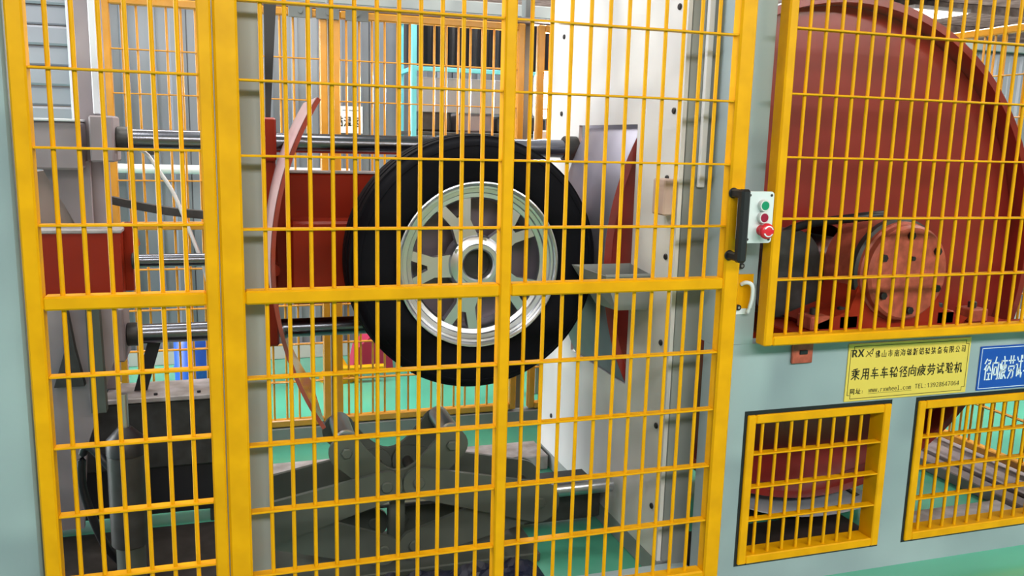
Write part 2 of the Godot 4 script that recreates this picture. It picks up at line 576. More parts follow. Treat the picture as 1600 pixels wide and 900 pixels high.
func build_hall() -> void:
	var st := new_st()
	box(st, Vector3(-4.2, -0.2, -3.1), Vector3(16, 0, 6), 0.0)
	struct("floor", st, M.floor, "glossy green painted factory floor")
	st = new_st()
	box(st, Vector3(-4.2, -0.2, -16), Vector3(16, 0, -3.1), 0.0)
	struct("floor_far", st, M.plaster, "pale concrete floor beyond the partition")
	st = new_st()
	box(st, Vector3(-4.2, 3.6, -16), Vector3(16, 3.8, 6), 0.0)
	var c := struct("ceiling", st, M.roof, "mottled grey brown hall ceiling")
	for k in 10:
		st = new_st()
		box(st, Vector3(-4.2, 3.46, -15.0 + k * 1.9 - 0.06), Vector3(16, 3.6, -15.0 + k * 1.9 + 0.06), 0.01)
		part(c, "beam", st, M.roof)
	st = new_st()
	var turn := Basis(Vector3(0, 0, 1), Vector3(0, 1, 0), Vector3(-1, 0, 0))
	sheet(st, Vector2(-16, 0), Vector2(6, 3.6), [[-2.87, 0.23, -1.23, 2.77]], 0.001, 0.0, 0.2, Transform3D(turn, Vector3(-4, 0, 0)))
	struct("wall_left", st, M.plaster, "plain light wall with a tall window at the left end of the hall")
	var win := Node3D.new()
	win.name = "window_1"
	add_child(win)
	win.position = Vector3(-4.1, 0.23, -2.05)
	win.set_meta("kind", "structure")
	win.set_meta("label", "tall frosted window bright with daylight in the left wall")
	win.set_meta("category", "window")
	st = new_st()
	sheet(st, Vector2(-2.87, 0.23), Vector2(-1.23, 2.77), [[-2.83, 0.27, -2.07, 2.73], [-2.03, 0.27, -1.27, 2.73]], 0.001, 0.03, 0.1, Transform3D(turn, Vector3(-4, 0, 0)))
	part(win, "window_frame", st, M.white)
	for k in 2:
		st = new_st()
		box(st, Vector3(-4.075, 0.27, -2.83 + 0.8 * k), Vector3(-4.06, 2.73, -2.07 + 0.8 * k), 0.002)
		part(win, "window_pane", st, M.lamp)
	st = new_st()
	box(st, Vector3(16, 0, -16), Vector3(16.2, 3.6, 6), 0.0)
	struct("wall_right", st, M.plaster, "plain light wall at the right end of the hall")
	st = new_st()
	box(st, Vector3(-4.2, 0, 6), Vector3(16.2, 3.6, 6.2), 0.0)
	struct("wall_front", st, M.plaster, "plain light wall behind the viewer")
	st = new_st()
	box(st, Vector3(-4.2, 0, -16.2), Vector3(16.2, 3.6, -16), 0.0)
	struct("wall_far", st, M.plaster, "distant hall wall beyond the partition")
	# partition of ribbed steel sheets
	st = new_st()
	box(st, Vector3(-0.72, 0, -3.1), Vector3(8, 2.0, -3.03), 0.0)
	var w := struct("wall_back", st, M.wall, "grey ribbed steel partition behind the rig")
	var prof := PackedVector2Array([Vector2(0, 0), Vector2(0.236, 0), Vector2(0.236, 0.012), Vector2(0.2, 0.012), Vector2(0.19, 0.03), Vector2(0.16, 0.03), Vector2(0.15, 0.012), Vector2(0.09, 0.012), Vector2(0.085, 0.018), Vector2(0.055, 0.018), Vector2(0.05, 0.012), Vector2(0, 0.012)])
	st = new_st()
	extrude(st, prof, 0.0, 1.94)
	var sheet_mesh := st.commit()
	for k in 36:
		var o := add(w, "ribbed_sheet", sheet_mesh, M.wall, Vector3(-0.72 + k * 0.242, 0.04, -3.03))
		o.rotation = Vector3(-PI / 2, 0, 0)
		o.scale = Vector3(1, -1, 1)
	st = new_st()
	box(st, Vector3(-0.74, 2.0, -3.12), Vector3(8, 2.07, -2.98), 0.004)
	struct("trim_1", st, M.post, "grey cap strip along the top of the ribbed partition")
	st = new_st()
	box(st, Vector3(-0.72, 0.0, -3.0), Vector3(8, 0.09, -2.985), 0.003)
	struct("baseboard_back", st, M.plaster, "pale kick strip at the foot of the partition")
	# roller shutter left of the partition
	var d := Node3D.new()
	d.name = "door_1"
	add_child(d)
	d.set_meta("kind", "structure")
	d.set_meta("label", "grey roller shutter of level slats at the left")
	d.set_meta("category", "door")
	for k in 24:
		st = new_st()
		box(st, Vector3(-3.4, k * 0.1, -3.04), Vector3(-0.78, k * 0.1 + 0.094, -3.0 + 0.012 * (k % 2)), 0.01)
		part(d, "slat", st, M.wall)
	st = new_st()
	box(st, Vector3(-0.8, 0, -3.1), Vector3(-0.72, 2.5, -2.94), 0.004)
	part(d, "door_frame", st, M.post)

func build_frame() -> void:
	var t := thing("rig_enclosure", "pale grey green steel frame of the rig with posts and lower apron", "machine frame", Vector3(1.3, 0, -0.05))
	var st := new_st()
	box(st, Vector3(-1.1, 0, -0.1), Vector3(-0.435, 2.1, 0.0), 0.006)
	part(t, "post", st, M.frame)
	st = new_st()
	box(st, Vector3(-0.05, 0.0, -0.14), Vector3(0.061, 2.1, -0.06), 0.006)
	part(t, "post", st, M.post)
	st = new_st()
	box(st, Vector3(1.236, 0.742, -0.115), Vector3(1.353, 2.1, -0.022), 0.001)
	part(t, "post", st, M.frame)
	st = new_st()
	sheet(st, Vector2(1.236, 0.0), Vector2(3.06, 0.742), [[1.345, 0.074, 1.855, 0.546], [1.944, 0.074, 2.556, 0.546]], 0.014, -0.082, -0.022)
	part(t, "apron_panel", st, M.frame)
	st = new_st()
	box(st, Vector3(-0.435, 0.0, -0.12), Vector3(1.236, 0.06, -0.03), 0.004)
	part(t, "sill", st, M.frame)
	st = new_st()
	box(st, Vector3(-1.1, 2.1, -0.12), Vector3(3.06, 2.2, -0.02), 0.004)
	part(t, "header", st, M.frame)
	for p in [Vector2(1.295, 0.964), Vector2(1.294, 0.849)]:
		st = new_st()
		rod(st, Vector3(p.x, p.y, -0.024), Vector3(p.x, p.y, -0.019), 0.012, 20, -1.0, 0.001)
		var b := part(t, "bolt", st, M.frame)
		st = new_st()
		rod(st, Vector3(p.x, p.y, -0.02), Vector3(p.x, p.y, -0.011), 0.008, 20, -1.0, 0.001)
		part(b, "bolt_head", st, M.black)
		st = new_st()
		rod(st, Vector3(p.x, p.y, -0.012), Vector3(p.x, p.y, -0.0105), 0.004, 6)
		part(b, "socket", st, M.post)

func build_front_fence() -> void:
	var y: Material = M.yellow
	# fixed panel at the left
	var t := thing("yellow_fence", "narrow fixed yellow bar fence panel beside the grey corner post", "fence panel", Vector3(-0.235, 0, 0))
	member(t, "stile", Vector3(-0.427, 0.06, -0.02), Vector3(-0.394, 1.79, 0.02), y)
	member(t, "stile", Vector3(-0.0735, 0.06, -0.02), Vector3(-0.0445, 1.79, 0.02), y)
	for h in [[0.06, 0.1], [0.908, 0.938], [1.75, 1.79]]:
		member(t, "rail", Vector3(-0.394, h[0], -0.02), Vector3(-0.0735, h[1], 0.02), y)
	var xs := [-0.3585, -0.3105, -0.2615, -0.212, -0.1625, -0.1125]
	bars(t, xs, 0.1, 0.908, 0.0, y)
	bars(t, xs, 0.938, 1.75, 0.0, y)
	flats(t, [0.14, 0.293, 0.446, 0.603, 0.762, 1.086, 1.245, 1.404, 1.565], -0.394, -0.0735, 0.0, y)
	# sliding door
	t = thing("fence_door", "wide yellow bar fence door with black pull handle in front of the wheel", "fence door", Vector3(0.62, 0, 0))
	member(t, "stile", Vector3(-0.0415, 0.06, -0.02), Vector3(0.008, 1.79, 0.02), y, 0.005)
	member(t, "stile", Vector3(0.600, 0.06, -0.02), Vector3(0.629, 1.79, 0.02), y)
	member(t, "stile", Vector3(1.221, 0.06, -0.02), Vector3(1.269, 1.79, 0.02), y, 0.005)
	for h in [[0.06, 0.1], [0.907, 0.938], [1.75, 1.79]]:
		member(t, "rail", Vector3(0.008, h[0], -0.02), Vector3(0.6, h[1], 0.02), y)
		member(t, "rail", Vector3(0.629, h[0], -0.02), Vector3(1.221, h[1], 0.02), y)
	xs = series(0.0549, 0.05, 11) + series(0.6709, 0.05, 11)
	bars(t, xs, 0.1, 0.907, 0.0, y)
	bars(t, xs, 0.938, 1.75, 0.0, y)
	var ys := [0.249, 0.4086, 0.572, 0.733, 1.0745, 1.236, 1.397, 1.562]
	flats(t, ys, 0.008, 0.6, 0.0, y)
	flats(t, ys, 0.629, 1.221, 0.0, y)
	# handle: two feet and a grip
	var st := new_st()
	box(st, Vector3(1.217, 0.987, 0.062), Vector3(1.243, 1.176, 0.088), 0.007)
	box(st, Vector3(1.222, 1.152, 0.019), Vector3(1.24, 1.174, 0.07), 0.004)
	box(st, Vector3(1.222, 0.989, 0.019), Vector3(1.24, 1.01, 0.07), 0.004)
	var grip := part(t, "handle", st, M.black, "black plastic pull handle")
	for h in [1.163, 0.999]:
		st = new_st()
		rod(st, Vector3(1.231, h, 0.0195), Vector3(1.231, h, 0.026), 0.014, 20, -1.0, 0.002)
		part(grip, "foot", st, M.black)
	# grille over the drum
	t = thing("drum_grille", "large yellow bar grille standing off in front of the red drum", "grille", Vector3(1.8, 0, 0))
	member(t, "stile", Vector3(1.334, 0.754, 0.016), Vector3(1.362, 2.2, 0.06), y)
	member(t, "stile", Vector3(2.75, 0.754, 0.016), Vector3(2.778, 2.2, 0.06), y)
	member(t, "rail", Vector3(1.362, 0.754, 0.016), Vector3(2.75, 0.780, 0.06), y)
	member(t, "rail", Vector3(1.362, 2.17, 0.016), Vector3(2.75, 2.2, 0.06), y)
	bars(t, series(1.4155, 0.0494, 27), 0.779, 2.17, 0.034, y)
	flats(t, [0.9325, 1.0965, 1.2585, 1.421, 1.5855, 1.75, 1.91], 1.362, 2.75, 0.034, y)
	for x in [1.515, 2.6]:
		st = new_st()
		box(st, Vector3(x - 0.034, 0.679, -0.021), Vector3(x + 0.034, 0.76, -0.012), 0.003)
		box(st, Vector3(x - 0.034, 0.748, -0.014), Vector3(x + 0.034, 0.757, 0.03), 0.002)
		var tab := part(t, "mounting_tab", st, M.salmon, "salmon red mounting tab")
		st = new_st()
		box(st, Vector3(x - 0.012, 0.706, -0.013), Vector3(x + 0.014, 0.718, -0.0085), 0.002)
		part(tab, "bolt", st, M.black)
	# two grilles let into the apron
	for k in 2:
		var x0: float = [1.354, 1.953][k]
		var x1: float = [1.851, 2.552][k]
		t = thing("vent_grille", ["small square yellow bar grille in the apron under the nameplate's left end", "yellow bar grille in the apron under the blue sign, floor showing through"][k], "grille", Vector3((x0 + x1) / 2, 0, -0.05), "grilles let into the apron")
		member(t, "stile", Vector3(x0, 0.08, -0.075), Vector3(x0 + 0.027, 0.534, -0.014), y, 0.003)
		member(t, "stile", Vector3(x1 - 0.027, 0.08, -0.075), Vector3(x1, 0.534, -0.014), y, 0.003)
		member(t, "rail", Vector3(x0 + 0.027, 0.08, -0.075), Vector3(x1 - 0.027, 0.106, -0.014), y, 0.003)
		member(t, "rail", Vector3(x0 + 0.027, 0.508, -0.075), Vector3(x1 - 0.027, 0.534, -0.014), y, 0.003)
		bars(t, series(x0 + 0.0585, 0.0489, [8, 11][k]), 0.106, 0.508, -0.03, y)
		var gs := new_st()
		sheet(gs, Vector2(x0 - 0.0088, 0.0742), Vector2(x1 + 0.0038, 0.5458), [[x0 + 0.004, 0.085, x1 - 0.004, 0.53]], 0.003, -0.03, -0.021)
		part(t, "gasket", gs, M.black, "black rubber gasket round the frame")
		flats(t, [0.213, 0.314, 0.415], x0 + 0.027, x1 - 0.027, -0.03, y)

func build_drum() -> void:
	var c := Vector3(1.918, 0.918, -0.41)
	var t := thing("test_drum", "huge glossy red drum with recessed disc face behind the yellow grille", "drum", Vector3(c.x, 0, -0.62))
	var back := Basis(Vector3.RIGHT, Vector3.DOWN, Vector3.FORWARD)   # local z runs away from the viewer
	var st := new_st()
	lathe(st, [Vector2(0.852, 0.0), Vector2(0.855, 0.004), Vector2(0.855, 0.42)], Transform3D(back, c), 160)
	part(t, "rim", st, M.drum_steel, "bare steel running surface")
	st = new_st()
	lathe(st, [Vector2(0.83, 0.076), Vector2(0.8275, 0.003), Vector2(0.8295, -0.001), Vector2(0.8535, -0.001)], Transform3D(back, c), 160)
	part(t, "rim_edge", st, M.drum_red)
	st = new_st()
	lathe(st, [Vector2(0.11, 0.075), Vector2(0.829, 0.075), Vector2(0.829, 0.09), Vector2(0.11, 0.09), Vector2(0.11, 0.075)], Transform3D(back, c), 120)
	part(t, "disc", st, M.drum_red)
	st = new_st()
	lathe(st, [Vector2(0.829, 0.36), Vector2(0.0, 0.36)], Transform3D(back, c), 96)
	part(t, "back_disc", st, M.drum_red)
	st = new_st()
	rod(st, c + Vector3(0, 0, 0.14), c + Vector3(0, 0, -0.7), 0.07, 32)
	part(t, "shaft", st, M.steel)
	# bearing in front of the disc, on a pedestal
	t = thing("drum_bearing", "round salmon red bearing housing with bolted cover in front of the drum", "bearing housing", Vector3(1.93, 0.55, -0.2))
	var b := Vector3(1.932, 0.917, -0.09)
	st = new_st()
	lathe(st, [Vector2(0.0, 0.0), Vector2(0.138, 0.0), Vector2(0.146, 0.008), Vector2(0.146, 0.03), Vector2(0.152, 0.034), Vector2(0.155, 0.06), Vector2(0.155, 0.2), Vector2(0.13, 0.2)], Transform3D(back, b), 72)
	part(t, "housing", st, M.salmon)
	st = new_st()
	lathe(st, [Vector2(0.147, 0.0), Vector2(0.162, 0.01), Vector2(0.162, 0.03), Vector2(0.147, 0.035)], Transform3D(back, b + Vector3(0, 0, -0.04)), 72)
	part(t, "collar", st, M.dark)
	for k in 6:
		var a := deg_to_rad(35.0 + 60.0 * k)
		var p := b + Vector3(cos(a), sin(a), 0) * 0.115
		st = new_st()
		rod(st, p + Vector3(0, 0, -0.002), p + Vector3(0, 0, 0.012), 0.012, 6, -1.0, 0.001)
		part(t, "bolt", st, M.black)
	st = new_st()
	rod(st, b + Vector3(0.005, 0.045, -0.002), b + Vector3(0.005, 0.045, 0.008), 0.007, 12)
	part(t, "grease_nipple", st, M.black)
	st = new_st()
	extrude(st, PackedVector2Array([Vector2(1.64, 0.76), Vector2(1.66, 0.74), Vector2(2.2, 0.74), Vector2(2.22, 0.76), Vector2(2.1, 0.8), Vector2(2.07, 0.92), Vector2(1.8, 0.92), Vector2(1.76, 0.8)]), -0.29, -0.13)
	part(t, "saddle", st, M.red)
	st = new_st()
	box(st, Vector3(1.56, 0.70, -0.31), Vector3(2.4, 0.742, -0.1), 0.004)
	part(t, "base_plate", st, M.red)
	for x in [1.66, 1.76, 2.13, 2.27]:
		st = new_st()
		box(st, Vector3(x - 0.035, 0.742, -0.2), Vector3(x + 0.035, 0.785, -0.13), 0.004)
		var block := part(t, "foot_block", st, M.salmon)
		st = new_st()
		rod(st, Vector3(x, 0.784, -0.165), Vector3(x, 0.805, -0.165), 0.014, 6, -1.0, 0.002)
		part(block, "nut", st, M.dark)
	st = new_st()
	box(st, Vector3(1.5, 0.61, -0.32), Vector3(2.84, 0.7, -0.11), 0.006)
	part(t, "bearer", st, M.red)
	# motor shape to the left of the bearing
	t = thing("brake_unit", "dark rounded brake unit with black hose left of the bearing", "brake", Vector3(1.68, 0.75, -0.35))
	st = new_st()
	extrude(st, hull([Vector3(1.66, 0.92, 0.11), Vector3(1.62, 0.83, 0.08), Vector3(1.74, 0.81, 0.06)]), -0.4, -0.3)
	part(t, "body", st, M.dark)
	st = new_st()
	hose(st, curve_points([Vector3(1.6, 0.98, -0.34), Vector3(1.68, 1.04, -0.3), Vector3(1.78, 1.08, -0.16), Vector3(1.86, 1.09, -0.14)], 20), 0.014, 10)
	part(t, "hose", st, M.black)
	# white housing wall beside the drum
	t = thing("drum_housing", "white sheet steel side wall with square opening where the drum meets the tyre", "machine housing", Vector3(1.17, 0, -0.63))
	st = new_st()
	# local x runs towards the viewer, local z runs to the left
	var turn := Basis(Vector3(0, 0, 1), Vector3(0, 1, 0), Vector3(-1, 0, 0))
	sheet(st, Vector2(-1.15, 0.066), Vector2(-0.125, 2.05), [[-0.862, 0.53, -0.396, 1.341]], 0.003, -0.012, 0.0, Transform3D(turn, Vector3(1.15, 0, 0)))
	part(t, "side_panel", st, M.white)
	st = new_st()
	box(st, Vector3(1.19, 0.05, -0.125), Vector3(1.236, 2.05, -0.11), 0.002)
	box(st, Vector3(1.165, 0.05, -0.16), Vector3(1.19, 2.05, -0.125), 0.002)
	part(t, "corner_strip", st, M.post)
	st = new_st()
	box(st, Vector3(1.196, 1.17, -0.11), Vector3(1.214, 2.05, -0.096), 0.002)
	part(t, "edge_trim", st, M.sheet)
	st = new_st()
	box(st, Vector3(1.15, 0.0, -1.15), Vector3(1.19, 0.066, -0.125), 0.003)
	part(t, "foot_rail", st, M.post)
	for p in [[-1.035, 1.66], [-1.035, 1.385], [-1.035, 0.22], [-0.172, 1.65], [-0.172, 1.375], [-0.19, 1.19], [-0.172, 0.97], [-0.172, 0.72], [-0.172, 0.47], [-0.172, 0.22]]:
		st = new_st()
		rod(st, Vector3(1.151, p[1], p[0]), Vector3(1.1445, p[1], p[0]), 0.009, 12, -1.0, 0.002)
		part(t, "bolt", st, M.black)
	# bracket on the housing edge
	st = new_st()
	box(st, Vector3(1.11, 1.09, -0.2), Vector3(1.15, 1.19, -0.13), 0.004)
	part(t, "hinge_block", st, M.beige)
	# tray under the contact point
	t = thing("catch_tray", "grey sheet metal catch tray hung on the white wall beside the tyre", "tray", Vector3(1.1, 0.86, -0.3))
	st = new_st()
	var a0 := [Vector3(0.955, 0.918, -0.4), Vector3(1.0, 0.905, -0.25), Vector3(1.148, 0.905, -0.25), Vector3(1.148, 0.918, -0.4)]
	var a1 := [Vector3(1.03, 0.8, -0.38), Vector3(1.045, 0.8, -0.262), Vector3(1.148, 0.8, -0.262), Vector3(1.148, 0.8, -0.38)]
	var mid := Vector3(1.1, 0.86, -0.32)
	for k in 4:
		var l := (k + 1) % 4
		var n: Vector3 = (a0[k] + a0[l]) * 0.5 - mid
		n.y = -0.02
		quad(st, a0[k], a0[l], a1[l], a1[k], n)
		quad(st, a0[k] - n * 0.03, a0[l] - n * 0.03, a1[l] - n * 0.03, a1[k] - n * 0.03, -n)
		quad(st, a0[k], a0[l], a0[l] - n * 0.03, a0[k] - n * 0.03, Vector3.UP)
	quad(st, a1[0], a1[1], a1[2], a1[3], Vector3.DOWN)
	part(t, "tray", st, M.post)
	st = new_st()
	box(st, Vector3(1.0, 0.9, -0.256), Vector3(1.148, 0.909, -0.246), 0.002)
	part(t, "lip", st, M.post)

func build_wheel() -> void:
	var c := Vector3(0.672, 0.918, -0.42)
	var back := Basis(Vector3.RIGHT, Vector3.DOWN, Vector3.FORWARD)
	var xf := Transform3D(back, c)
	var t := thing("mounted_tyre", "black road tyre on a bright alloy rim pressed against the drum", "wheel", c)
	var st := new_st()
	var prof := [Vector2(0.236, 0.03), Vector2(0.244, 0.012), Vector2(0.262, 0.0), Vector2(0.29, -0.006), Vector2(0.315, -0.006), Vector2(0.34, 0.0), Vector2(0.3475, 0.004), Vector2(0.349, 0.0025), Vector2(0.353, 0.0035), Vector2(0.364, 0.016), Vector2(0.372, 0.03)]
	var z := 0.03
	for g in 5:
		prof.append(Vector2(0.372 + 0.011 * sin(PI * (z + 0.012) / 0.24), z + 0.001))
		z += 0.0315
		var r := 0.372 + 0.011 * sin(PI * z / 0.24)
		prof.append(Vector2(r, z))
		if g < 4:
			prof.append(Vector2(r - 0.008, z + 0.001))
			prof.append(Vector2(r - 0.008, z + 0.007))
			z += 0.008
	prof.append_array([Vector2(0.366, 0.222), Vector2(0.352, 0.236), Vector2(0.32, 0.246), Vector2(0.27, 0.242), Vector2(0.236, 0.21)])
	lathe(st, prof, xf, 128)
	part(t, "tyre", st, M.tyre)
	# rim
	st = new_st()
	lathe(st, [Vector2(0.236, 0.024), Vector2(0.2445, 0.012), Vector2(0.247, 0.004), Vector2(0.2455, -0.001), Vector2(0.242, -0.002), Vector2(0.236, 0.002), Vector2(0.233, 0.01), Vector2(0.227, 0.012), Vector2(0.225, 0.02), Vector2(0.214, 0.0225), Vector2(0.211, 0.029), Vector2(0.199, 0.033), Vector2(0.194, 0.042), Vector2(0.192, 0.12), Vector2(0.205, 0.17), Vector2(0.222, 0.2), Vector2(0.238, 0.21)], xf, 128)
	part(t, "rim", st, M.alloy)
	st = new_st()
	lathe(st, [Vector2(0.045, 0.06), Vector2(0.045, 0.018), Vector2(0.05, 0.013), Vector2(0.06, 0.013), Vector2(0.063, 0.018), Vector2(0.07, 0.02), Vector2(0.082, 0.026), Vector2(0.086, 0.036), Vector2(0.088, 0.07), Vector2(0.088, 0.09)], xf, 72)
	part(t, "hub", st, M.alloy)
	st = new_st()
	lathe(st, [Vector2(0.0, 0.055), Vector2(0.044, 0.055)], xf, 48)
	part(t, "hub_bore", st, M.black, "dark open centre bore")
	for k in 5:
		var a := deg_to_rad(90.0 + 72.0 * k + 22.0)
		var e := Vector2(cos(a), sin(a))
		var n := Vector2(-e.y, e.x)
		st = new_st()
		# a spoke splits in two towards the rim
		var loc := Transform3D(Basis(Vector3(e.x, e.y, 0), Vector3(n.x, n.y, 0), Vector3(0, 0, 1)), c)
		extrude(st, PackedVector2Array([Vector2(0.078, -0.034), Vector2(0.13, -0.03), Vector2(0.196, -0.056), Vector2(0.2, -0.028), Vector2(0.15, -0.006), Vector2(0.15, 0.006), Vector2(0.2, 0.028), Vector2(0.196, 0.056), Vector2(0.13, 0.03), Vector2(0.078, 0.034)]), -0.068, -0.036, loc)
		var sp := part(t, "spoke", st, M.alloy)
		st = new_st()
		var q := c + Vector3(cos(a + 0.63), sin(a + 0.63), 0) * 0.075
		rod(st, q + Vector3(0, 0, -0.05), q + Vector3(0, 0, -0.022), 0.0085, 6, -1.0, 0.001)
		part(sp, "lug_bolt", st, M.steel)
	st = new_st()
	lathe(st, [Vector2(0.0, 0.13), Vector2(0.2, 0.13)], xf, 48)
	part(t, "brake_shield", st, M.shield)
	st = new_st()
	rod(st, c + Vector3(0, 0, -0.1), c + Vector3(0, 0, -0.45), 0.055, 32)
	part(t, "spindle", st, M.steel)

func build_carriage() -> void:
	var t := thing("wheel_carriage", "dark red carriage block with curved red guard with painted pink sheen left of the tyre", "carriage", Vector3(0.25, 0.6, -0.95))
	var st := new_st()
	box(st, Vector3(0.085, 0.74, -1.12), Vector3(0.78, 1.163, -0.85), 0.008)
	part(t, "block", st, M.red)
	st = new_st()
	box(st, Vector3(0.06, 0.6, -1.1), Vector3(0.115, 1.21, -0.84), 0.006)
	part(t, "flange", st, M.red)
	st = new_st()
	box(st, Vector3(0.06, 1.2, -0.96), Vector3(0.118, 1.335, -0.82), 0.006)
	part(t, "rod_lug", st, M.red)
	st = new_st()
	box(st, Vector3(0.15, 0.76, -0.86), Vector3(0.37, 1.02, -0.72), 0.008)
	part(t, "front_box", st, M.red)
	st = new_st()
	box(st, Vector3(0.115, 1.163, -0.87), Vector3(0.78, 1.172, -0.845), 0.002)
	part(t, "edge_highlight", st, M.lilac, "top edge highlight painted as a pale strip")  # highlight along the top of the red block, painted as a pale strip
	# curved guard sheet
	st = new_st()
	var g := Transform3D(Basis.IDENTITY, Vector3(0.957, 0.927, 0))
	lathe(st, [Vector2(0.868, -0.835), Vector2(0.879, -0.835), Vector2(0.879, -0.37), Vector2(0.868, -0.37), Vector2(0.868, -0.835)], g, 40, 0.75, PI - 0.545, PI + 0.55)
	part(t, "guard", st, M.guard, "curved red guard sheet")
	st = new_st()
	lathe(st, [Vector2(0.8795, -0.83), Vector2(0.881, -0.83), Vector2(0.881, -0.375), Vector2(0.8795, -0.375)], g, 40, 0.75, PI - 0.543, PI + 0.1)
	part(t, "guard_sheen", st, M.skin, "pale pink sheen painted on the outside of the guard")  # thin shell carrying the painted sheen of the outer face
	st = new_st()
	rod(st, Vector3(0.1, 0.86, -0.78), Vector3(0.1, 0.86, -0.86), 0.02, 16)
	part(t, "guard_stay", st, M.red)
	# rods
	for k in 3:
		var h: float = [1.258, 0.652, 0.888][k]
		var zz: float = [-0.88, -0.88, -0.86][k]
		var rr: float = [0.031, 0.031, 0.02][k]
		var x1: float = [1.149, 1.149, 0.062][k]
		t = thing(["guide_rod", "guide_rod", "piston_rod"][k], ["thick steel guide rod high behind the tyre, uppermost of three", "thick steel guide rod low behind the tyre, lowest of three", "thinner shiny piston rod between the red box and the red carriage"][k], "rod", Vector3(-0.345, h, zz), ["guide rods of the carriage", "guide rods of the carriage", ""][k])
		st = new_st()
		rod(st, Vector3(-0.345 if k < 2 else -0.318, h, zz), Vector3(x1, h, zz), rr, 36)
		part(t, "shaft", st, M.chrome)
		st = new_st()
		rod(st, Vector3(-0.345 if k < 2 else -0.318, h, zz), Vector3(-0.31, h, zz), rr + 0.006, 28, -1.0, 0.003)
		part(t, "collar", st, M.dark)
		if k < 2:
			st = new_st()
			rod(st, Vector3(1.1, h, zz), Vector3(1.1485, h, zz), 0.045, 28, -1.0, 0.003)
			part(t, "end_nut", st, M.dark)
	# left end frame
	t = thing("end_frame", "mauve grey end frame column with brackets at the left of the rig", "machine frame", Vector3(-0.45, 0, -0.9))
	st = new_st()
	box(st, Vector3(-0.475, 0.452, -1.06), Vector3(-0.39, 2.1, -0.96), 0.005)
	part(t, "column", st, M.mauve)
	st = new_st()
	box(st, Vector3(-0.414, 1.33, -0.962), Vector3(-0.393, 2.1, -0.94), 0.003)
	part(t, "conduit", st, M.sheet, "pale cream upright conduit")
	st = new_st()
	box(st, Vector3(-0.41, 1.19, -0.965), Vector3(-0.345, 1.325, -0.81), 0.005)
	part(t, "rod_bracket", st, M.mauve)
	st = new_st()
	box(st, Vector3(-0.41, 0.58, -0.965), Vector3(-0.345, 0.75, -0.81), 0.005)
	part(t, "rod_bracket", st, M.mauve)
	st = new_st()
	box(st, Vector3(-0.9, 1.165, -0.96), Vector3(-0.44, 1.305, -0.84), 0.006)
	part(t, "cross_beam", st, M.mauve)
	st = new_st()
	box(st, Vector3(-0.9, 1.305, -0.97), Vector3(-0.44, 1.313, -0.83), 0.002)
	part(t, "beam_cap", st, M.sheet, "pale cap on the beam")
	st = new_st()
	extrude(st, PackedVector2Array([Vector2(-0.9, 0.452), Vector2(-0.47, 0.452), Vector2(-0.44, 0.6), Vector2(-0.44, 1.165), Vector2(-0.9, 1.13)]), -1.0, -0.97)
	part(t, "back_plate", st, M.beige, "beige pink sheet plate")
	st = new_st()
	extrude(st, PackedVector2Array([Vector2(-0.47, 0.98), Vector2(-0.43, 0.98), Vector2(-0.43, 1.19), Vector2(-0.56, 1.165)]), -0.95, -0.92)
	part(t, "gusset", st, M.mauve)
	# red box that drives the piston
	t = thing("drive_box", "bright red drive box with top painted pale for light at the left end of the piston rod", "drive box", Vector3(-0.45, 0.8, -0.8))
	st = new_st()
	extrude(st, PackedVector2Array([Vector2(-0.9, 0.79), Vector2(-0.342, 0.79), Vector2(-0.342, 0.978), Vector2(-0.9, 0.978)]), -0.955, -0.82)
	part(t, "body", st, M.red)
	st = new_st()
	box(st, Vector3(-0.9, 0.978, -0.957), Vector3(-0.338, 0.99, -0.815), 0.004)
	part(t, "lit_top", st, M.lilac, "top of the red box with its light painted pale")  # light falling on the red box top, painted in as a pale slab
	st = new_st()
	extrude(st, PackedVector2Array([Vector2(-0.342, 0.79), Vector2(-0.318, 0.79), Vector2(-0.318, 0.9), Vector2(-0.3, 0.93), Vector2(-0.32, 1.0), Vector2(-0.342, 1.0)]), -0.945, -0.89)
	part(t, "end_plate", st, M.red)
	# bed under the end frame
	t = thing("machine_bed", "dark steel bed box with pale top plate under the lower guide rod", "machine bed", Vector3(-0.3, 0, -0.94))
	st = new_st()
	box(st, Vector3(-0.85, 0.21, -1.03), Vector3(-0.03, 0.435, -0.855), 0.006)
	part(t, "body", st, M.dark)
	st = new_st()
	box(st, Vector3(-0.85, 0.045, -1.0), Vector3(-0.03, 0.21, -0.875), 0.004)
	part(t, "plinth", st, M.black)
	st = new_st()
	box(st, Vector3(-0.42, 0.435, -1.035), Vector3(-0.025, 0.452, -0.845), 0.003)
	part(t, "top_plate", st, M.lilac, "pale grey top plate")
	for x in [-0.27, -0.14]:
		st = new_st()
		rod(st, Vector3(x, 0.452, -0.87), Vector3(x, 0.458, -0.87), 0.006, 12)
		part(t, "bolt", st, M.black)
	st = new_st()
	extrude(st, PackedVector2Array([Vector2(-0.34, 0.452), Vector2(-0.3, 0.452), Vector2(-0.25, 0.62), Vector2(-0.29, 0.62)]), -0.95, -0.93)
	part(t, "stay", st, M.black, "black slanting stay plate")
	for x in [-0.8, -0.08]:
		st = new_st()
		box(st, Vector3(x - 0.04, 0.0, -1.0), Vector3(x + 0.04, 0.045, -0.88), 0.004)
		part(t, "foot", st, M.dark)
	st = new_st()
	box(st, Vector3(-0.9, 0.0, -0.85), Vector3(-0.06, 0.012, -0.13), 0.003)
	single("dark_sheet_left", st, M.dark_floor, "dark flat sheet on the floor behind the narrow fence panel", "tray")  # thin dark brown sheet covering the green floor here
	# hydraulic cylinder standing at the left
	t = thing("hydraulic_cylinder", "dark grey upright hydraulic cylinder with pale foot behind the narrow fence panel", "cylinder", Vector3(-0.32, 0, -0.5))
	st = new_st()
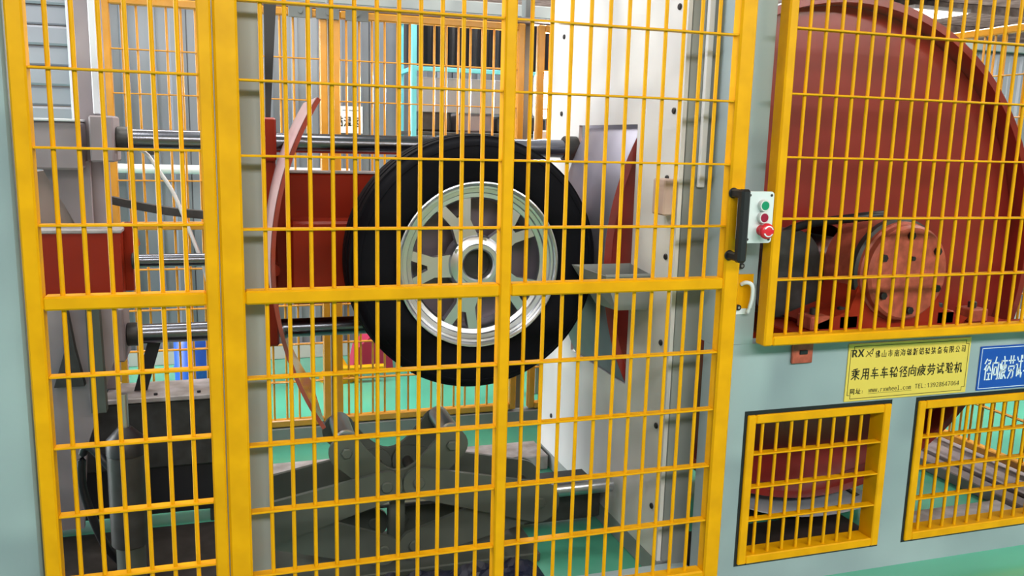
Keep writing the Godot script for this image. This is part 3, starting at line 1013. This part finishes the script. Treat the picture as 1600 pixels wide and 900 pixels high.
	rod(st, Vector3(-0.318, 0.13, -0.5), Vector3(-0.318, 0.4, -0.5), 0.05, 32, -1.0, 0.004)
	part(t, "barrel", st, M.dark)
	st = new_st()
	lathe(st, [Vector2(0.052, 0.0), Vector2(0.05, 0.04), Vector2(0.03, 0.062), Vector2(0.018, 0.075), Vector2(0, 0.075)], Transform3D(side_of(Vector3.UP), Vector3(-0.318, 0.4, -0.5)), 32)
	part(t, "cap", st, M.black)
	st = new_st()
	rod(st, Vector3(-0.318, 0.47, -0.5), Vector3(-0.318, 0.57, -0.5), 0.012, 20)
	part(t, "piston", st, M.steel)
	st = new_st()
	rod(st, Vector3(-0.318, 0.012, -0.5), Vector3(-0.318, 0.13, -0.5), 0.042, 6, -1.0, 0.004)
	part(t, "foot", st, M.lift, "pale grey six-sided foot")
	st = new_st()
	hose(st, curve_points([Vector3(-0.36, 0.36, -0.5), Vector3(-0.42, 0.42, -0.52), Vector3(-0.44, 0.3, -0.54), Vector3(-0.4, 0.12, -0.56), Vector3(-0.36, 0.025, -0.6)], 24), 0.012, 10)
	part(t, "hose", st, M.black)
	# lower left cover sheets
	t = thing("lower_cover", "mauve grey folded cover sheet low behind the narrow fence panel", "cover", Vector3(-0.45, 0, -0.65))
	st = new_st()
	extrude(st, PackedVector2Array([Vector2(-0.8, 0.1), Vector2(-0.47, 0.1), Vector2(-0.45, 0.35), Vector2(-0.36, 0.62), Vector2(-0.345, 0.785), Vector2(-0.8, 0.785)]), -0.72, -0.7)
	part(t, "cover_sheet", st, M.mauve)
	st = new_st()
	extrude(st, PackedVector2Array([Vector2(-0.425, 0.47), Vector2(-0.385, 0.47), Vector2(-0.39, 0.785), Vector2(-0.425, 0.785)]), -0.7, -0.66)
	part(t, "stiffener", st, M.lift)
	st = new_st()
	extrude(st, PackedVector2Array([Vector2(-0.52, 0.55), Vector2(-0.44, 0.55), Vector2(-0.46, 0.66), Vector2(-0.475, 0.785), Vector2(-0.485, 0.66)]), -0.7, -0.67)
	part(t, "spout", st, M.dark)
	# cables and hanging strips
	st = new_st()
	hose(st, curve_points([Vector3(-0.285, 1.227, -0.9), Vector3(-0.266, 1.212, -0.93), Vector3(-0.241, 1.171, -0.93), Vector3(-0.197, 1.096, -0.93), Vector3(-0.163, 1.004, -0.93), Vector3(-0.128, 0.901, -0.93), Vector3(-0.107, 0.827, -0.93), Vector3(-0.09, 0.7, -0.94), Vector3(-0.08, 0.5, -0.97), Vector3(-0.08, 0.456, -0.98)], 36), 0.006, 8)
	single("white_cable", st, M.cable, "thin white cable hanging in a curve behind the narrow fence panel", "cable")
	st = new_st()
	var drag := PackedVector2Array()
	for k in 17:
		var u := k / 16.0
		drag.append(Vector2(lerpf(-0.42, 0.07, u), 1.075 - 0.055 * u - 0.02 * sin(PI * u)))
	for k in 17:
		var u := 1.0 - k / 16.0
		drag.append(Vector2(lerpf(-0.42, 0.07, u), 1.05 - 0.058 * u - 0.02 * sin(PI * u)))
	extrude(st, drag, -1.12, -1.08)
	single("cable_strap", st, M.dark, "dark flat cable strap sagging below the upper guide rod", "cable")
	st = new_st()
	extrude(st, PackedVector2Array([Vector2(0.095, 2.05), Vector2(0.155, 2.05), Vector2(0.105, 1.335), Vector2(0.09, 1.335)]), -0.94, -0.9)
	single("cable_sleeve", st, M.black, "black tapering cable sleeve hanging above the red carriage", "cable")

func build_lift() -> void:
	var t := thing("scissor_lift", "grey green scissor lift with two rollered cradle plates under the tyre", "scissor lift", Vector3(0.43, 0, -0.5))
	var left := Vector2(0.025, 0.205)
	var right := Vector2(0.855, 0.19)
	var st: SurfaceTool
	for k in 2:
		var z: float = [-0.34, -0.53][k]
		var tl := Vector2(0.384, 0.29)
		var tr := Vector2(0.478, 0.293)
		var bl := Vector2(0.378, 0.083)
		var br := Vector2(0.47, 0.088)
		for arm in [[left, tl, 0.0], [right, tr, 0.0], [left, bl, -0.022], [right, br, -0.022]]:
			st = new_st()
			extrude(st, hull([Vector3(arm[0].x, arm[0].y, 0.064), Vector3(arm[1].x, arm[1].y, 0.046)]), z + arm[2], z + arm[2] - 0.014)
			var a := part(t, "arm", st, M.lift)
			for p in [arm[0], arm[1]]:
				st = new_st()
				rod(st, Vector3(p.x, p.y, z + arm[2] - 0.002), Vector3(p.x, p.y, z + arm[2] + 0.008), 0.017, 20, -1.0, 0.003)
				part(a, "pivot_pin", st, M.lift)
		# cradle plate: two lobes joined by a dished web
		var out := PackedVector2Array()
		var l := Vector2(0.272, 0.398)
		var r := Vector2(0.578, 0.395)
		for i in 13:
			var a := lerpf(deg_to_rad(215), deg_to_rad(20), i / 12.0)
			out.append(l + Vector2(cos(a), sin(a)) * 0.05)
		for i in range(1, 12):
			var u := i / 12.0
			out.append(Vector2(lerpf(0.319, 0.531, u), 0.415 - 0.085 * sin(PI * u)))
		for i in 13:
			var a := lerpf(deg_to_rad(160), deg_to_rad(-35), i / 12.0)
			out.append(r + Vector2(cos(a), sin(a)) * 0.05)
		out.append_array([Vector2(0.52, 0.27), Vector2(0.5, 0.24), Vector2(0.36, 0.24), Vector2(0.34, 0.27)])
		st = new_st()
		extrude(st, out, z - 0.016, z - 0.03)
		var cr := part(t, "cradle_plate", st, M.lift)
		for p in [l, r]:
			st = new_st()
			rod(st, Vector3(p.x, p.y, z - 0.016), Vector3(p.x, p.y, z - 0.004), 0.016, 6, -1.0, 0.003)
			part(cr, "roller_bolt", st, M.lift)
	for p in [Vector2(0.272, 0.43), Vector2(0.578, 0.427)]:
		st = new_st()
		rod(st, Vector3(p.x, p.y, -0.373), Vector3(p.x, p.y, -0.545), 0.03, 28, -1.0, 0.004)
		part(t, "roller", st, M.steel, "bare steel roller")
	for p in [left, right, Vector2(0.384, 0.29), Vector2(0.478, 0.293)]:
		st = new_st()
		rod(st, Vector3(p.x, p.y, -0.36), Vector3(p.x, p.y, -0.53), 0.016, 16)
		part(t, "cross_shaft", st, M.dark)
	st = new_st()
	box(st, Vector3(0.405, 0.04, -0.47), Vector3(0.455, 0.27, -0.43), 0.004)
	part(t, "centre_post", st, M.lift)
	st = new_st()
	rod(st, Vector3(0.12, 0.2, -0.45), Vector3(0.8, 0.19, -0.45), 0.018, 20)
	part(t, "lead_screw", st, M.steel)
	st = new_st()
	rod(st, Vector3(0.875, 0.19, -0.42), Vector3(1.13, 0.19, -0.42), 0.024, 28, -1.0, 0.002)
	part(t, "drive_tube", st, M.steel, "smooth grey drive tube")
	st = new_st()
	box(st, Vector3(0.02, 0.0, -0.6), Vector3(0.86, 0.03, -0.33), 0.004)
	part(t, "base_plate", st, M.lift)
	st = new_st()
	box(st, Vector3(0.86, 0.04, -0.66), Vector3(1.13, 0.15, -0.5), 0.005)
	part(t, "drive_cover", st, M.dark)
	# tarpaulin bunched on the floor in front
	st = new_st()
	var rng := RandomNumberGenerator.new()
	rng.seed = 4
	var nz := FastNoiseLite.new()
	nz.seed = 12
	nz.frequency = 6.0
	nz.fractal_octaves = 2
	var gx := 40
	var gz := 14
	var pt := func(i: int, j: int) -> Vector3:
		var x := lerpf(0.2, 0.84, float(i) / gx)
		var z := lerpf(-0.13, -0.32, float(j) / gz)
		var edge := minf(minf(i, gx - i) / 5.0, minf(j, gz - j) / 3.0)
		return Vector3(x, 0.004 + clampf(edge, 0, 1) * (0.03 + 0.018 * absf(nz.get_noise_2d(x, z * 2.0)) * 3.0), z)
	for i in gx:
		for j in gz:
			quad(st, pt.call(i, j), pt.call(i + 1, j), pt.call(i + 1, j + 1), pt.call(i, j + 1), Vector3.UP)
	single("tarpaulin", st, M.navy, "dark blue crumpled tarpaulin on the floor under the scissor lift", "tarpaulin")
	st = new_st()
	box(st, Vector3(0.06, 0.0, -1.2), Vector3(1.14, 0.06, -1.03), 0.004)
	single("base_channel", st, M.lilac, "pale lilac base channel lying on the floor behind the lift", "channel")

func build_rear() -> void:
	var shift := Transform3D(Basis.IDENTITY, Vector3(0, 0, -1.6))
	rear_fence("rear yellow fence panel behind the narrow front panel and red carriage", -0.465, 0.353, -0.395, shift)
	rear_fence("rear yellow fence panel behind the tyre, left of the grey post", 0.374, 1.182, 0.43, shift)
	rear_fence("rear yellow fence panel behind the white housing, right of the grey post", 1.243, 2.08, 1.3, shift)
	rear_fence("rear yellow fence panel hidden mostly by the drum", 2.1, 2.86, 2.16, shift)
	rear_fence("yellow end fence panel crossing beyond the drum's right rim", 0.0, 1.46, 0.06, Transform3D(Basis(Vector3.UP, PI / 2), Vector3(2.88, 0, -0.1)))
	var st: SurfaceTool
	for k in 2:
		var x: float = [0.3635, 1.212][k]
		var wd: float = [0.012, 0.04][k]
		st = new_st()
		box(st, Vector3(x - wd / 2, 0.0, -1.68), Vector3(x + wd / 2, 2.1, -1.63), 0.004)
		single("fence_post", st, M.post, ["slim grey fence post behind the left rear panels", "grey fence post between lamp and tyre top"][k], "fence post", "posts of the rear fence")
	st = new_st()
	box(st, Vector3(-0.5, 0.0, -1.64), Vector3(3.0, 0.062, -1.58), 0.004)
	single("rear_sill", st, M.post, "grey steel sill beam under the rear yellow fence", "beam")
	st = new_st()
	box(st, Vector3(-0.5, 1.775, -1.65), Vector3(3.0, 1.80, -1.6), 0.003)
	single("rear_header", st, M.mauve, "thin mauve grey header strip along the rear fence top", "beam")
	for x in [0.25, 0.355, 0.47]:
		st = new_st()
		box(st, Vector3(x - 0.045, 1.735, -1.58), Vector3(x + 0.045, 1.785, -1.572), 0.002)
		rod(st, Vector3(x, 1.76, -1.573), Vector3(x, 1.76, -1.566), 0.009, 12)
		single("joint_plate", st, M.post, ["grey bolted joint plate on the rear fence top, left of the orange stile", "grey bolted joint plate over the orange stile on the rear fence top", "grey bolted joint plate on the rear fence top, right of the orange stile"][[0.25, 0.355, 0.47].find(x)], "bracket", "joint plates on the rear fence")
	# poster on the partition
	var t := thing("wall_notice", "white paper notice with black characters on the ribbed partition", "notice", Vector3(0.6, 1.37, -2.99))
	st = new_st()
	box(st, Vector3(0.527, 1.3, -2.998), Vector3(0.687, 1.45, -2.994), 0.0005)
	part(t, "paper", st, M.paper)
	st = new_st()
	write_glyphs(st, "结温区", Vector2(0.538, 1.34), Vector2(0.036, 0.052), 0.047, 0.006, -2.9935)
	part(t, "lettering", st, M.ink)
	st = new_st()
	for k in 4:
		box(st, Vector3(0.54 + k * 0.035, 1.425, -2.9942), Vector3(0.562 + k * 0.035, 1.43, -2.9932), 0.0)
	part(t, "heading", st, M.post)
	# turquoise rack with black drapes
	t = thing("storage_rack", "turquoise steel rack with grey panel standing beyond the rear fence", "rack", Vector3(1.3, 0, -2.7))
	for p in [Vector2(0.883, -2.5), Vector2(1.72, -2.5), Vector2(0.883, -2.86), Vector2(1.72, -2.86)]:
		st = new_st()
		box(st, Vector3(p.x - 0.013, 0.0, p.y - 0.013), Vector3(p.x + 0.013, 1.92, p.y + 0.013), 0.002)
		part(t, "leg", st, M.turquoise)
	for h in [1.638, 1.906, 0.4]:
		st = new_st()
		box(st, Vector3(0.896, h - 0.011, -2.511), Vector3(1.707, h + 0.011, -2.489), 0.002)
		part(t, "rail", st, M.turquoise)
		st = new_st()
		box(st, Vector3(0.872, h - 0.011, -2.847), Vector3(0.894, h + 0.011, -2.513), 0.002)
		part(t, "rail", st, M.turquoise)
	st = new_st()
	box(st, Vector3(0.9, 1.42, -2.56), Vector3(1.7, 1.6, -2.54), 0.003)
	part(t, "panel", st, M.panel_grey, "grey back panel")
	st = new_st()
	box(st, Vector3(0.86, 1.3, -2.85), Vector3(1.74, 1.318, -2.5), 0.003)
	part(t, "shelf", st, M.dark)
	for k in 2:
		st = new_st()
		var x0: float = [0.84, 1.27][k]
		var x1: float = [1.26, 1.7][k]
		var front := PackedVector2Array()
		for i in 41:
			front.append(Vector2(lerpf(x0, x1, i / 40.0), 0.018 * sin(i * 1.1 + k) + 0.01 * sin(i * 0.37)))
		for i in 41:
			front.append(front[40 - i] + Vector2(0, -0.006))
		extrude(st, front, 0.0, 0.24, Transform3D(Basis(Vector3.RIGHT, Vector3.BACK, Vector3.UP), Vector3(0, 1.655, -2.55)))
		single("black_drape", st, M.drape, ["black pleated drape hanging in the rack beside its turquoise leg", "black pleated drape hanging in the rack behind the door's centre stile"][k], "drape", "drapes in the turquoise rack")
	for k in 3:
		st = new_st()
		var x: float = [0.93, 1.13, 1.36][k]
		box(st, Vector3(x, 1.318, -2.8), Vector3(x + [0.17, 0.2, 0.28][k], 1.318 + [0.13, 0.1, 0.09][k], -2.56), 0.012)
		single("shelf_box", st, [M.dark, M.mauve, M.dark][k], ["dark box on the rack shelf, nearest the turquoise leg", "mauve grey low box in the middle of the rack shelf", "dark long box on the rack shelf, behind the centre stile"][k], "box", "boxes on the rack shelf")
	# blue drum, yellow stand, magenta crate
	t = thing("blue_barrel", "bright blue plastic barrel on the floor beyond the rear fence", "barrel", Vector3(-0.215, 0, -2.45))
	st = new_st()
	lathe(st, [Vector2(0, 0), Vector2(0.1, 0), Vector2(0.112, 0.02), Vector2(0.112, 0.12), Vector2(0.116, 0.13), Vector2(0.112, 0.14), Vector2(0.112, 0.26), Vector2(0.1, 0.29), Vector2(0.0, 0.29)], Transform3D(side_of(Vector3.UP), Vector3(-0.215, 0, -2.45)), 40)
	part(t, "body", st, M.blue)
	st = new_st()
	rod(st, Vector3(-0.19, 0.29, -2.45), Vector3(-0.19, 0.31, -2.45), 0.025, 20, -1.0, 0.003)
	part(t, "cap", st, M.black)
	t = thing("yellow_stand", "yellow post on a flared foot standing beyond the rear fence", "stand", Vector3(0.48, 0, -2.5))
	st = new_st()
	lathe(st, [Vector2(0, 0.0), Vector2(0.1, 0.0), Vector2(0.1, 0.03), Vector2(0.06, 0.06), Vector2(0.025, 0.12), Vector2(0.02, 0.16), Vector2(0.02, 0.42), Vector2(0, 0.42)], Transform3D(side_of(Vector3.UP), Vector3(0.48, 0, -2.5)), 32)
	part(t, "post", st, M.yellow)
	st = new_st()
	box(st, Vector3(0.47, 0.06, -2.44), Vector3(0.72, 0.09, -2.4), 0.006)
	part(t, "fork", st, M.yellow)
	st = new_st()
	extrude(st, PackedVector2Array([Vector2(0.57, 0.0), Vector2(0.8, 0.0), Vector2(0.78, 0.2), Vector2(0.7, 0.22), Vector2(0.6, 0.13)]), -2.8, -2.62)
	single("magenta_sack", st, M.magenta, "magenta red sack slumped beside the yellow stand", "sack")
	# long wall pipe and small electric box
	st = new_st()
	rod(st, Vector3(-0.7, 1.09, -2.9), Vector3(0.6, 1.08, -2.9), 0.024, 20)
	single("wall_pipe", st, M.tube, "fat white pipe running level along the partition", "pipe")
	st = new_st()
	box(st, Vector3(-0.46, 1.16, -2.99), Vector3(-0.41, 1.24, -2.93), 0.004)
	single("junction_box", st, M.black, "small black junction box above the white pipe", "box")
	# flood lamp beyond the fence
	t = thing("flood_lamp", "glaring white flood lamp on a bracket beside the white housing wall", "lamp", Vector3(1.45, 1.3, -2.0))
	var f := Vector3(1.45, 1.502, -2.0)
	var aim := side_of(Vector3(-0.55, 0.0, 0.83))
	st = new_st()
	extrude(st, rounded(0.16, 0.22, 0.03), -0.05, 0.0, Transform3D(aim, f))
	part(t, "housing", st, M.sheet)
	st = new_st()
	extrude(st, rounded(0.14, 0.2, 0.025), 0.0, 0.006, Transform3D(aim, f))
	part(t, "lens", st, M.flood)
	var sp := SpotLight3D.new()
	sp.name = "flood_light"
	t.add_child(sp)
	sp.position = f + aim.z * 0.02 - t.position
	sp.basis = aim * Basis(Vector3.UP, PI)
	sp.spot_angle = 62.0
	sp.spot_range = 30.0
	sp.light_energy = 3.0
	sp.light_size = 0.06
	sp.shadow_enabled = true
	st = new_st()
	rod(st, f + Vector3(0.01, -0.1, -0.03), f + Vector3(0.01, -0.17, -0.03), 0.012, 14)
	part(t, "stem", st, M.dark)
	st = new_st()
	box(st, Vector3(1.4, 1.27, -2.08), Vector3(1.5, 1.335, -1.98), 0.006)
	part(t, "base_box", st, M.sheet)
	st = new_st()
	box(st, Vector3(1.42, 0.0, -2.06), Vector3(1.46, 1.27, -2.0), 0.004)
	part(t, "stand_post", st, M.post)
	# light tubes on the partition
	for k in 2:
		st = new_st()
		rod(st, Vector3(1.75, [1.72, 1.9][k], -2.984), Vector3(2.4, [1.72, 1.9][k], -2.984), 0.018, 16)
		single("white_conduit", st, M.tube, ["white conduit on the partition just above the flood lamp", "white conduit high on the partition above the flood lamp"][k], "pipe", "conduits behind the flood lamp")
	# slab and pipes under the drum, seen through the second vent grille
	st = new_st()
	box(st, Vector3(1.26, 0.0, -0.38), Vector3(2.0, 0.01, -0.1), 0.002)
	single("dark_sheet_drum", st, M.dark_floor, "dark flat sheet on the floor behind the small square vent grille", "tray")  # thin dark sheet covering the green floor below the drum
	t = thing("drip_pan", "curved galvanised drip pan just under the drum's lowest point", "drip pan", Vector3(1.918, 0, -0.5))
	st = new_st()
	lathe(st, [Vector2(0.885, -0.8), Vector2(0.885, -0.33), Vector2(0.889, -0.33), Vector2(0.889, -0.8), Vector2(0.885, -0.8)], Transform3D(Basis.IDENTITY, Vector3(1.918, 0.918, 0)), 40, 0.75, deg_to_rad(248), deg_to_rad(284))
	part(t, "pan", st, M.galvanised)
	for x in [1.66, 2.1]:
		st = new_st()
		box(st, Vector3(x - 0.01, 0.0, -0.7), Vector3(x + 0.01, 0.055, -0.4), 0.002)
		part(t, "foot", st, M.dark)
	st = new_st()
	box(st, Vector3(2.05, 0.0, -0.285), Vector3(2.62, 0.03, -0.1), 0.004)
	single("floor_channel", st, M.lilac, "pale lilac floor channel just behind the vent grille under the blue sign", "channel")
	st = new_st()
	box(st, Vector3(2.63, 0.0, -1.55), Vector3(2.93, 0.045, -0.1), 0.004)
	box(st, Vector3(2.7, 0.045, -1.55), Vector3(2.72, 0.06, -0.1), 0.002)
	single("side_channel", st, M.mauve, "mauve grey floor beam running back under the yellow end fence", "beam")

func build_small() -> void:
	var st: SurfaceTool
	# push button box on the post
	var t := thing("control_box", "white push button box with green, dark red and red emergency buttons", "control box", Vector3(1.29, 1.1, 0.0))
	var cx := 1.2805
	var cy := 1.1035
	var tilt := Basis.IDENTITY
	st = new_st()
	extrude(st, rounded(0.08, 0.131, 0.008), 0.03, 0.066, Transform3D(tilt, Vector3(cx, cy, 0)))
	part(t, "body", st, M.box)
	st = new_st()
	box(st, Vector3(cx + 0.014, cy - 0.05, -0.021), Vector3(cx + 0.034, cy + 0.05, 0.031), 0.002)
	part(t, "standoff", st, M.box)
	st = new_st()
	extrude(st, rounded(0.082, 0.133, 0.009), 0.066, 0.071, Transform3D(tilt, Vector3(cx, cy, 0)))
	part(t, "cover", st, M.box, "pale front cover")
	for k in 2:
		var at := Vector3(cx + 0.0085, cy + [0.031, 0.0][k], 0.071)
		st = new_st()
		lathe(st, [Vector2(0.0155, 0), Vector2(0.0155, 0.011), Vector2(0.0145, 0.0125), Vector2(0.0115, 0.0125), Vector2(0.0115, 0.0105)], Transform3D(Basis.IDENTITY, at), 32)
		var ring := part(t, "button_ring", st, M.white)
		st = new_st()
		lathe(st, [Vector2(0.0115, 0.006), Vector2(0.0115, 0.0125), Vector2(0.0105, 0.0135), Vector2(0, 0.0138)], Transform3D(Basis.IDENTITY, at), 32)
		part(ring, "button", st, [M.green_button, M.red_button][k], ["green push button", "dark red push button"][k])
	var es := Vector3(cx + 0.0085, cy - 0.033, 0.071)
	st = new_st()
	lathe(st, [Vector2(0.014, 0), Vector2(0.013, 0.012), Vector2(0.0125, 0.016), Vector2(0.018, 0.019), Vector2(0.0205, 0.024), Vector2(0.0205, 0.028), Vector2(0.017, 0.033), Vector2(0.009, 0.0355), Vector2(0, 0.036)], Transform3D(Basis.IDENTITY, es), 40)
	var stop := part(t, "emergency_stop", st, M.stop_button, "red mushroom emergency stop")
	st = new_st()
	for k in 2:
		var a0 := deg_to_rad(20.0 + 180 * k)
		lathe(st, [Vector2(0.0115, 0.035), Vector2(0.0115, 0.0362), Vector2(0.0145, 0.0352), Vector2(0.0145, 0.0342)], Transform3D(Basis.IDENTITY, es), 16, 0.75, a0, a0 + 2.3)
	part(stop, "arrow_mark", st, M.sign_white, "pale curved arrow marks")
	for p in [[-0.031, 0.057], [0.033, 0.057], [-0.031, -0.057], [0.033, -0.057]]:
		st = new_st()
		rod(st, Vector3(cx + p[0], cy + p[1], 0.0705), Vector3(cx + p[0], cy + p[1], 0.0725), 0.0035, 12)
		part(t, "screw", st, M.dark)
	# latch bracket with pale hook
	t = thing("door_latch", "yellow latch plate with pale hooked catch on the grey post", "latch", Vector3(1.312, 0.89, -0.02))
	st = new_st()
	extrude(st, PackedVector2Array([Vector2(1.262, 0.87), Vector2(1.3, 0.845), Vector2(1.338, 0.845), Vector2(1.338, 0.94), Vector2(1.262, 0.94)]), -0.023, -0.018)
	part(t, "latch_plate", st, M.yellow)
	st = new_st()
	hose(st, curve_points([Vector3(1.3, 0.913, -0.016), Vector3(1.304, 0.919, -0.006), Vector3(1.314, 0.918, 0.004), Vector3(1.32, 0.905, 0.008), Vector3(1.3205, 0.87, 0.006), Vector3(1.317, 0.835, -0.004)], 24), 0.0055, 12)
	part(t, "hook", st, M.sign_white, "pale curved hook")
	st = new_st()
	box(st, Vector3(1.285, 0.828, -0.022), Vector3(1.322, 0.862, -0.0185), 0.001)
	part(t, "keeper", st, M.sign_white, "pale keeper plate")
	# brass coloured nameplate
	t = thing("nameplate", "yellow metal nameplate engraved with black Chinese text and telephone number", "nameplate", Vector3(1.902, 0.638, -0.02))
	var lo := Vector2(1.677, 0.551)
	var hi := Vector2(2.128, 0.7255)
	st = new_st()
	box(st, Vector3(lo.x, lo.y, -0.022), Vector3(hi.x, hi.y, -0.0185), 0.001)
	part(t, "plate", st, M.plate)
	var w := hi.x - lo.x
	var h := hi.y - lo.y
	st = new_st()
	var f := -0.0183
	var i0 := lo + Vector2(0.008, 0.008)
	var i1 := hi - Vector2(0.008, 0.008)
	var k := 0.011
	stroke(st, [Vector2(i0.x + k, i0.y), Vector2(i1.x - k, i0.y), Vector2(i1.x - k, i0.y + k), Vector2(i1.x, i0.y + k), Vector2(i1.x, i1.y - k), Vector2(i1.x - k, i1.y - k), Vector2(i1.x - k, i1.y), Vector2(i0.x + k, i1.y), Vector2(i0.x + k, i1.y - k), Vector2(i0.x, i1.y - k), Vector2(i0.x, i0.y + k), Vector2(i0.x + k, i0.y + k), Vector2(i0.x + k, i0.y)], 0.0014, f)
	part(t, "border", st, M.ink)
	st = new_st()
	write_glyphs(st, "佛山市南海锐新铝轮装备有限公司", lo + Vector2(0.212 * w, 0.745 * h), Vector2(0.0165, 0.0205), 0.0228, 0.0019, f)
	write_glyphs(st, "乘用车车轮径向疲劳试验机", lo + Vector2(0.035 * w, 0.375 * h), Vector2(0.0285, 0.033), 0.0346, 0.0033, f)
	write_glyphs(st, "网址：", lo + Vector2(0.035 * w, 0.125 * h), Vector2(0.0175, 0.0165), 0.021, 0.0018, f)
	# company mark: crossed strokes with a small sail
	var g := lo + Vector2(0.137 * w, 0.765 * h)
	stroke(st, [g, g + Vector2(0.0245, 0.0235)], 0.002, f)
	stroke(st, [g + Vector2(0.003, 0.017), g + Vector2(0.019, 0.0)], 0.002, f)
	stroke(st, [g + Vector2(0.0245, 0.0235), g + Vector2(0.0225, 0.008), g + Vector2(0.012, 0.0115)], 0.002, f)
	stroke(st, [lo + Vector2(0.185 * w, 0.115 * h), lo + Vector2(0.535 * w, 0.115 * h)], 0.0007, f)
	part(t, "lettering", st, M.ink)
	text_mesh(t, "lettering", "RX", 0.0225, 0.043, Vector3(lo.x + 0.028 * w, lo.y + 0.77 * h, f), M.ink, true, "Droid Sans")
	text_mesh(t, "lettering", "www.rxwheel.com", 0.0145, 0.155, Vector3(lo.x + 0.185 * w, lo.y + 0.135 * h, f), M.ink)
	text_mesh(t, "lettering", "TEL:13928647064", 0.0145, 0.168, Vector3(lo.x + 0.562 * w, lo.y + 0.14 * h, f), M.ink)
	# blue sign
	t = thing("machine_sign", "blue sign with white border and white Chinese characters right of nameplate", "sign", Vector3(2.3, 0.62, -0.02))
	lo = Vector2(2.17, 0.552)
	hi = Vector2(2.432, 0.693)
	st = new_st()
	box(st, Vector3(lo.x, lo.y, -0.022), Vector3(hi.x, hi.y, -0.0185), 0.001)
	part(t, "plate", st, M.sign_blue)
	st = new_st()
	var b0 := lo + Vector2(0.006, 0.006)
	var b1 := hi - Vector2(0.006, 0.006)
	stroke(st, [b0, Vector2(b1.x, b0.y), b1, Vector2(b0.x, b1.y), b0], 0.0018, f)
	part(t, "border", st, M.sign_white)
	st = new_st()
	write_glyphs(st, "径向疲劳试验机", lo + Vector2(0.021, 0.034), Vector2(0.0265, 0.071), 0.0318, 0.0042, f)
	part(t, "lettering", st, M.sign_white)
